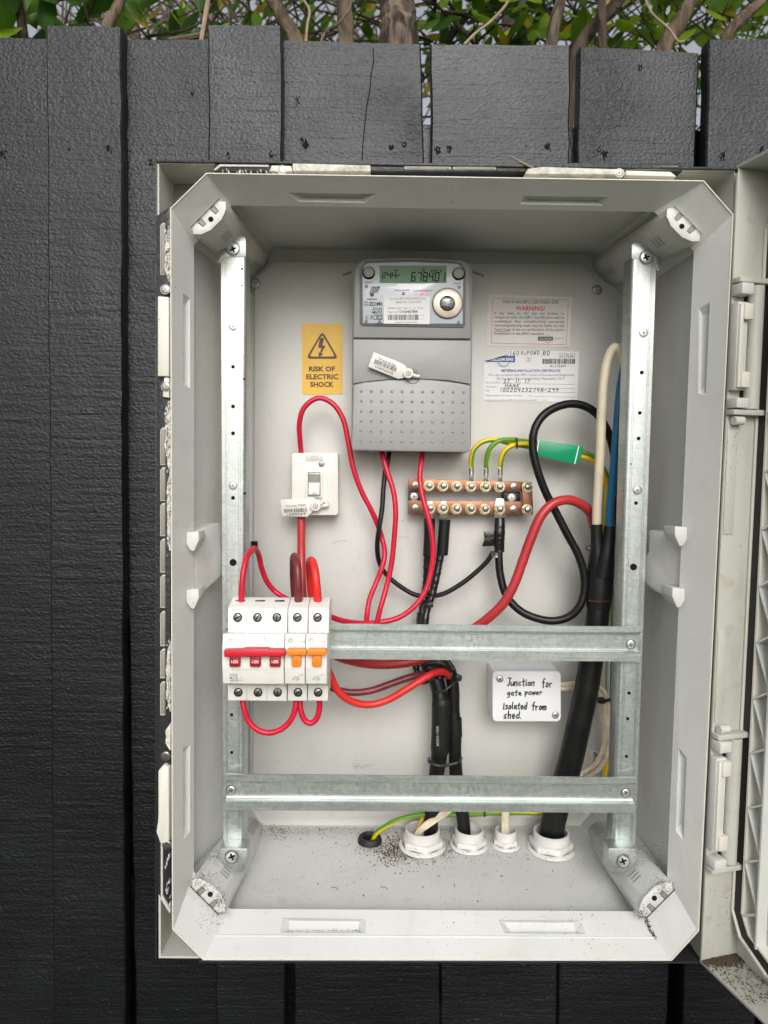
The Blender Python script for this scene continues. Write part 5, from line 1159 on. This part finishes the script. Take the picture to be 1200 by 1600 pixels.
# ------------------------------------------------------------------ glands and grommet
def gland(px, rpx, hexr, Yc, lab, ybase, hh):
    z = floorz(Yc); c = at(px, ybase, Yc); c = Vector((c.x, Yc, z)); R = rpx*mpp(Yc)
    T = thing('cable_gland', c, lab, 'cable gland', 'white cable glands in the cabinet floor')
    g = G(); g.lathe(c, [(R*.3, .0002), (R, .0002), (R*1.0, .0020), (R*.97, .0028), (R*.85, .0034)], 'gland', 36)
    a0 = random.random()
    hx = [Vector((c.x+R*.93*math.cos(a0+k*PI/3), c.y+R*.93*math.sin(a0+k*PI/3), c.z)) for k in range(6)]
    g.solid([p+Vector((0, 0, .003)) for p in hx], [p+Vector((0, 0, .003+hh)) for p in hx], 'gland', .0016)
    g.build('lock_nut', T)
    g = G(); r0 = R*.74; r1 = R*.64; z0 = .003+hh; H = hh+.013
    prof = [(r1, .001), (r1, H), (r1*1.06, H+.0006), (r0, H)]
    zz = H
    while zz > z0: prof += [(r0, zz), (r0*.955, zz-.0007), (r0, zz-.0014)]; zz -= .0014
    prof += [(r0, z0)]
    g.lathe(c, prof, 'gland', 32); g.lathe(c, [(.0001, .0015), (r1, .0015)], 'hole', 24); g.build('threaded_collar', T)
gland(660, 38, 0, .163, 'left large white cable gland with dark dirt round it', 1310, .008)
gland(733, 31, 0, .165, 'second white cable gland, holding the right black cable', 1310, .007)
gland(790, 23.5, 0, .166, 'smallest white cable gland, holding the cream wires', 1308, .006)
gland(861, 39, 0, .160, 'right large white cable gland round the thick supply cable', 1312, .008)
z = floorz(.170); c = at(578, 1303, .170); c = Vector((c.x, .170, z))
g = G(); g.lathe(c, [(.0080, .0005), (.0078, .005), (.0095, .0072), (.0125, .0068), (.0140, .004), (.0142, .0005)], 'rubber', 28); g.lathe(c, [(.0001, .001), (.008, .001)], 'hole', 20)
g.build('rubber_grommet', None, 'small black rubber grommet in the floor left of the glands', 'grommet')

# ------------------------------------------------------------------ loose dirt
g = G(); rnd = random.Random(11)
def crumb(c, s_, mt='dirt'):
    ax = Vector((rnd.uniform(-1, 1), rnd.uniform(-1, 1), rnd.uniform(-.3, .3))).normalized(); ay = ax.cross(Vector((0, 0, 1))).normalized()
    s_ *= .75; l = s_*rnd.uniform(.6, 2.4); v = [c+ax*l, c+ay*s_, c-ax*l, c-ay*s_, c+Vector((0, 0, s_)), c-Vector((0, 0, s_*.6))]
    g.add(v, [[0, 1, 4], [1, 2, 4], [2, 3, 4], [3, 0, 4], [1, 0, 5], [2, 1, 5], [3, 2, 5], [0, 3, 5]], mt)
def fl(px, Y): p = at(px, 1320, Y); return Vector((p.x, Y, floorz(Y)+.0004))
for _ in range(1300): crumb(fl(rnd.gauss(624, 25), rnd.gauss(.156, .014)), rnd.uniform(.0003, .0011))
for _ in range(500): crumb(fl(rnd.gauss(697, 8), rnd.gauss(.165, .014)), rnd.uniform(.0002, .0007))
for _ in range(420): crumb(fl(rnd.gauss(905, 22), rnd.gauss(.165, .016)), rnd.uniform(.0002, .0007))
for _ in range(500): crumb(fl(rnd.gauss(765, 60), rnd.gauss(.150, .010)), rnd.uniform(.0002, .0006))
for _ in range(1100): crumb(fl(rnd.uniform(420, 905), .198-abs(rnd.gauss(0, .008))), rnd.uniform(.0002, .0007))
for _ in range(420): crumb(fl(rnd.uniform(405, 960), rnd.uniform(.07, .198)), rnd.uniform(.0002, .0006))
for _ in range(90): crumb(fl(rnd.gauss(905, 14), rnd.gauss(.17, .015)), rnd.uniform(.0003, .0008))
for _ in range(110): crumb(fl(rnd.gauss(430, 14), rnd.gauss(.188, .010)), rnd.uniform(.0003, .0008))
for _ in range(16): crumb(fl(rnd.uniform(430, 950), rnd.uniform(.06, .19)), rnd.uniform(.0008, .0014))
for _ in range(9):
    p_ = fl(rnd.uniform(430, 950), rnd.uniform(.07, .19)); q_ = p_+Vector((rnd.uniform(-.008, .008), rnd.uniform(-.006, .006), .0006)); g.tube([p_, (p_+q_)/2+Vector((.001, .001, .0008)), q_], .00022, 'dirt', 5, world=True)
g.build('dirt_crumbs', None, 'dark soil crumbs scattered on the cabinet floor round the glands', 'dirt', kind='stuff')
g = G()
def ledge(s_, n_): return dp(s_, n_, zbot+.0008)
for _ in range(1500): crumb(ledge(abs(rnd.gauss(0, .005))+.0005, min(DW-.002, max(.001, rnd.gauss(.024, .010)))), rnd.uniform(.0006, .0017))
for _ in range(330): crumb(ledge(rnd.uniform(0, .06), rnd.uniform(.002, DW-.003)), rnd.uniform(.0004, .0010))
g.build('dirt_heap', None, 'brown soil heap lying on the bottom ledge of the open door', 'dirt', kind='stuff')
# grime on the front sill corners
def onplane(px, py, a, b_, c):
    n = (b_-a).cross(c-a).normalized(); p = planehit(px, py, a, n); return p-n*(.0004 if n.dot(p-CAM) > 0 else -.0004)
g = G()
for _ in range(150):
    t = rnd.random(); crumb(onplane(1008+t*16+rnd.gauss(0, 1.6), 1434+t*34+rnd.gauss(0, 2), A[4], A[5], B[5]), rnd.uniform(.0003, .0009))
for _ in range(120):
    crumb(onplane(338+rnd.gauss(0, 12), 1440+rnd.gauss(0, 14), A[6], A[7], B[7]), rnd.uniform(.0002, .0006))
for _ in range(60):
    crumb(onplane(rnd.uniform(450, 565), 1454+rnd.gauss(0, 1), A[6], A[5], B[5]), rnd.uniform(.0003, .0007))
for _ in range(120):
    crumb(onplane(rnd.uniform(330, 1040), rnd.uniform(1425, 1495), A[6], A[5], B[5]), rnd.uniform(.0001, .0005))
for (cx_, cy_2, sx_, sy_2, n_c, Yc) in ((318, 1378, 12, 12, 260, .0145), (345, 1408, 6, 8, 130, .0145), (1036, 1382, 8, 8, 160, .0145), (1003, 1428, 5, 5, 120, .0145), (335, 1345, 12, 9, 120, .06), (1010, 1335, 14, 12, 160, .06)):
    for _ in range(n_c): crumb(at(rnd.gauss(cx_, sx_), rnd.gauss(cy_2, sy_2), Yc), rnd.uniform(.0002, .0007))
g.build('sill_dirt', None, 'dark dirt specks caught on the cabinet front sill and corners', 'dirt', kind='stuff')
# dry stalks
g = G(); g.tube([(795, 243, .02), (812, 252, .012), (836, 264, .004)], .0009, 'twig_dry', 6); g.build('dry_stalk', None, 'pale dry stalk lying on the top edge of the cabinet', 'stalk')

# ------------------------------------------------------------------ trees behind the fence
def leafset(g, c, n, spread, size, mats, rnd, shape=1.9, ymin=.80):
    for _ in range(n):
        p = Vector(c)+Vector((rnd.gauss(0, spread[0]), rnd.gauss(0, spread[1]), rnd.gauss(0, spread[2])))
        if p.y < ymin: p.y = ymin+rnd.random()*.25
        s_ = size*rnd.uniform(.55, 1.25)
        d = Vector((rnd.uniform(-1, 1), rnd.uniform(-1, .6), rnd.uniform(-1, .5))).normalized(); side = d.cross(Vector((rnd.uniform(-.5, .5), rnd.uniform(-1, 0), rnd.uniform(.1, 1)))).normalized(); nrm = d.cross(side).normalized()
        w_ = s_/shape/2; pts = []; fs = []
        prof = [(0, .05), (.18, .62), (.42, 1), (.68, .82), (.88, .38), (1, 0)]
        for t, ww in prof:
            cc = p+d*s_*t-Vector((0, 0, 1))*s_*.18*t*t
            pts += [cc-side*w_*ww+nrm*w_*.25*ww, cc, cc+side*w_*ww+nrm*w_*.25*ww]
        for i in range(5):
            for k in (0, 1): fs.append([i*3+k, i*3+k+1, (i+1)*3+k+1, (i+1)*3+k])
        r = rnd.random(); acc = 0
        for mname, pr in mats:
            acc += pr
            if r <= acc: break
        g.add(pts, fs, mname, True)
def twigs(g, c, n, spread, rnd, mt, ln=.35, r=.003):
    for _ in range(n):
        p = Vector(c)+Vector((rnd.gauss(0, spread[0]), rnd.gauss(0, spread[1]), rnd.gauss(0, spread[2])))
        if p.y < .7: p.y = .7+rnd.random()*.3
        d = Vector((rnd.uniform(-1, 1), rnd.uniform(-.3, .3), rnd.uniform(.1, 1))).normalized()*ln*rnd.uniform(.5, 1.3)
        q = p+d*.5+Vector((rnd.uniform(-.04, .04), 0, rnd.uniform(-.04, .04)))
        g.tube([p, q, p+d+Vector((rnd.uniform(-.06, .06), 0, 0))], [r, r*.7, r*.4], mt, 5, world=True, sub=3)
def tree(x, y, path, r, barkm, lab, crown, cmats, size, twg=(40, .3, .003), name='tree', seed=1, cat='tree'):
    rnd = random.Random(seed)
    T = thing(name, Vector((x, y, 0)), lab, cat, 'trees behind the fence')
    g = G(); P = [Vector((x, y, 0))]+[Vector(p) for p in path]; g.tube(P, [r*(1.25 if i == 0 else 1-.45*i/len(P)) for i in range(len(P))], barkm, 12, world=True, wob=.06, sub=10)
    # limbs
    for k in range(5):
        b0 = L(P[-2], P[-1], rnd.random()*.8); d = Vector((rnd.uniform(-1, 1), rnd.uniform(-.6, .8), rnd.uniform(.3, 1.2)))
        g.tube([b0, b0+d*.35+Vector((0, 0, .05)), b0+d*.8], [r*.5, r*.35, r*.12], barkm, 8, world=True, wob=.08)
    g.build('trunk', T)
    g = G()
    for (c, n, sp_) in crown: leafset(g, c, n, sp_, size*.82, cmats, rnd, ymin=(.58 if seed in (3, 4) else .80))
    for (c, n, sp_) in crown: twigs(g, c, twg[0]//len(crown)+1, sp_, rnd, barkm, twg[1], twg[2])
    g.build('crown', T)
    return T
DK = [('leaf_dark', .40), ('leaf_mid', .48), ('leaf_yellow', .02), ('leaf_bright', .10)]
BR = [('leaf_bright', .48), ('leaf_mid', .42), ('leaf_yellow', .05), ('leaf_dark', .05)]
MX = [('leaf_mid', .45), ('leaf_dark', .35), ('leaf_bright', .12), ('leaf_yellow', .08)]
DR = [('leaf_brown', .35), ('leaf_grey', .25), ('leaf_mid', .25), ('leaf_bright', .15)]
def P3(px, py, Y): return tuple(at(px, py, Y))
tree(at(30, 60, .7).x, .70, [P3(38, 75, .70), P3(28, 0, .72), P3(15, -120, .8)], .010, 'bark_dark', 'slim dark stemmed tree with broad dark leaves above the left fence end', [(P3(20, 20, .75), 70, (.12, .10, .08)), (P3(100, 5, .8), 60, (.14, .12, .06)), (P3(10, -150, .8), 120, (.3, .3, .2))], DK, .095, seed=3)
tree(at(165, 60, .6).x, .60, [P3(158, 75, .60), P3(188, 0, .62), P3(230, -150, .7)], .0105, 'bark_olive', 'leaning olive brown sapling over the first batten', [(P3(150, 15, .9), 36, (.12, .15, .07)), (P3(200, -150, 1.0), 120, (.3, .3, .2))], DK, .075, seed=4)
tree(at(465, 60, .66).x, .66, [P3(465, 75, .66), P3(442, 28, .66), P3(422, -5, .66), P3(370, -150, .7)], .0145, 'bark_olive', 'leaning brown tree over the wide left palings', [(P3(420, 15, 1.0), 40, (.14, .15, .08)), (P3(400, -160, 1.0), 150, (.35, .3, .2))], MX, .085, seed=5)
tree(at(541, 60, .66).x, .66, [P3(541, 66, .66), P3(538, 0, .66), P3(534, -200, .7)], .0165, 'bark_olive', 'straight pale brown tree left of the broad trunk', [(P3(500, 20, 1.2), 60, (.14, .15, .10)), (P3(540, -160, 1.1), 130, (.35, .3, .2))], MX, .085, seed=6)
tree(at(622, 60, .62).x, .62, [P3(623, 66, .62), P3(622, 20, .62), P3(616, -40, .63), P3(610, -220, .65)], .036, 'bark', 'broad rough barked tree trunk behind the middle of the fence', [(P3(640, -180, 1.2), 160, (.4, .4, .2))], MX, .08, (60, .35, .004), seed=7)
tree(at(715, 60, 1.0).x, 1.1, [P3(700, 64, 1.1), P3(745, 10, 1.1), P3(800, -90, 1.1)], .009, 'bark_dark', 'thin dark branching tree with mixed green leaves above the square paling', [(P3(700, 25, 1.0), 60, (.12, .12, .09)), (P3(760, 30, 1.1), 90, (.12, .15, .10)), (P3(830, 20, 1.2), 60, (.1, .15, .10)), (P3(760, -170, 1.1), 150, (.35, .3, .2))], MX, .085, (90, .3, .0035), seed=8)
tree(at(863, 60, .7).x, .7, [P3(862, 66, .7), P3(876, 0, .7), P3(890, -150, .75)], .0125, 'bark', 'grey brown tree stem left of the narrow fence gap', [(P3(860, 10, 1.4), 60, (.16, .15, .12)), (P3(880, -170, 1.1), 110, (.3, .3, .2))], MX, .08, seed=9)
tree(at(906, 60, .6).x, .60, [P3(900, 90, .60), P3(925, 45, .60), P3(960, 8, .61), P3(1030, -90, .66)], .013, 'bark_dark', 'dark tree limb slanting up right from the narrow fence gap', [(P3(1000, -170, .9), 100, (.3, .3, .2))], BR, .07, (30, .3, .003), seed=10)
tree(at(941, 60, .56).x, .56, [P3(941, 75, .56), P3(940, 0, .56), P3(938, -150, .6)], .0085, 'bark_dark', 'slim upright dark stem in front of the slanting limb', [(P3(940, -170, .8), 60, (.2, .2, .15))], BR, .06, (20, .3, .003), seed=11)
tree(at(1035, 60, .7).x, .7, [P3(1035, 85, .7), P3(1065, 30, .7), P3(1085, -10, .7), P3(1150, -150, .75)], .016, 'bark_olive', 'thick leaning brown tree above the right paling', [(P3(1010, 30, 1.15), 130, (.13, .15, .10)), (P3(1080, 20, 1.2), 110, (.15, .15, .10)), (P3(1060, -170, 1.1), 140, (.4, .3, .2))], BR, .075, (90, .3, .003), seed=12)
tree(at(1150, 60, .72).x, .72, [P3(1130, 70, .72), P3(1165, 25, .72), P3(1200, -10, .72), P3(1260, -130, .8)], .012, 'bark_olive', 'slim leaning brown tree with bright leaves above the right end', [(P3(1150, 25, 1.1), 140, (.12, .15, .09)), (P3(1170, -150, 1.1), 120, (.3, .3, .2))], BR, .07, (50, .3, .003), seed=13)
# dry twiggy shrubs and loose stalks behind the left part
tree(at(330, 60, 1.5).x, 1.9, [P3(330, 60, 1.9), P3(320, -60, 1.9), P3(340, -200, 2.0)], .02, 'bark', 'bare dry twiggy shrub between the two tall battens', [(P3(280, 25, 1.8), 60, (.25, .2, .15)), (P3(330, 20, 2.2), 60, (.45, .3, .25)), (P3(420, 15, 2.4), 50, (.4, .3, .25))], DR, .055, (190, .5, .004), 'shrub', 14, 'shrub')
tree(at(200, 60, 2.4).x, 3.2, [P3(200, 20, 3.2), P3(180, -60, 3.2), P3(200, -200, 3.2)], .05, 'bark', 'distant grey green tree behind the left palings', [(P3(100, 20, 3.2), 120, (.7, .4, .35)), (P3(400, 0, 3.4), 60, (.7, .4, .4))], [('leaf_grey', .6), ('leaf_dark', .3), ('leaf_brown', .1)], .09, (160, .7, .008), 'tree', 15)
tree(at(800, 60, 3.4).x, 3.6, [P3(800, 20, 3.6), P3(820, -60, 3.6), P3(800, -200, 3.6)], .06, 'bark_dark', 'distant dark green tree behind the right palings', [(P3(650, 20, 3.6), 60, (.7, .4, .4)), (P3(1000, 20, 3.6), 120, (.9, .4, .45)), (P3(1180, 0, 3.6), 90, (.5, .4, .45))], [('leaf_dark', .45), ('leaf_mid', .45), ('leaf_grey', .1)], .10, (120, .7, .008), 'tree', 16)
DS = 'pale dry stalks behind the fence'
for lab, pts, r in (('pale dry stalk leaning at the left edge of the second tall batten', [(314, 66, .34), (320, 30, .36), (327, -10, .38)], .0032),
                    ('curved pale twig left of the straight brown tree', [(501, 66, .34), (510, 48, .36), (530, 35, .4), (545, 15, .42), (552, -10, .45)], .0018),
                    ('thin pale upright twig above the wide left paling', [(478, 66, .34), (480, 40, .36), (482, 12, .4), (470, -5, .4)], .0018),
                    ('arching pale stem right of the broad trunk', [(725, 70, .34), (745, 50, .36), (765, 35, .38), (790, 8, .4), (800, -15, .42)], .0019),
                    ('crooked pale twig above the right paling', [(1005, -10, .4), (1020, 22, .36), (1045, 45, .34), (1062, 66, .33), (1070, 64, .33)], .0016),
                    ('brown fallen stick resting on the paling between the battens', [(262, 64, .34), (285, 60, .35), (318, 54, .36)], .0040)):
    g = G(); g.tube(pts, r, 'twig_dry' if 'brown' not in lab else 'bark_olive', 7, wob=.1); g.build('dry_twig', None, lab, 'twig', DS)

for o in bpy.data.objects:
    if '_o' in o: del o['_o']
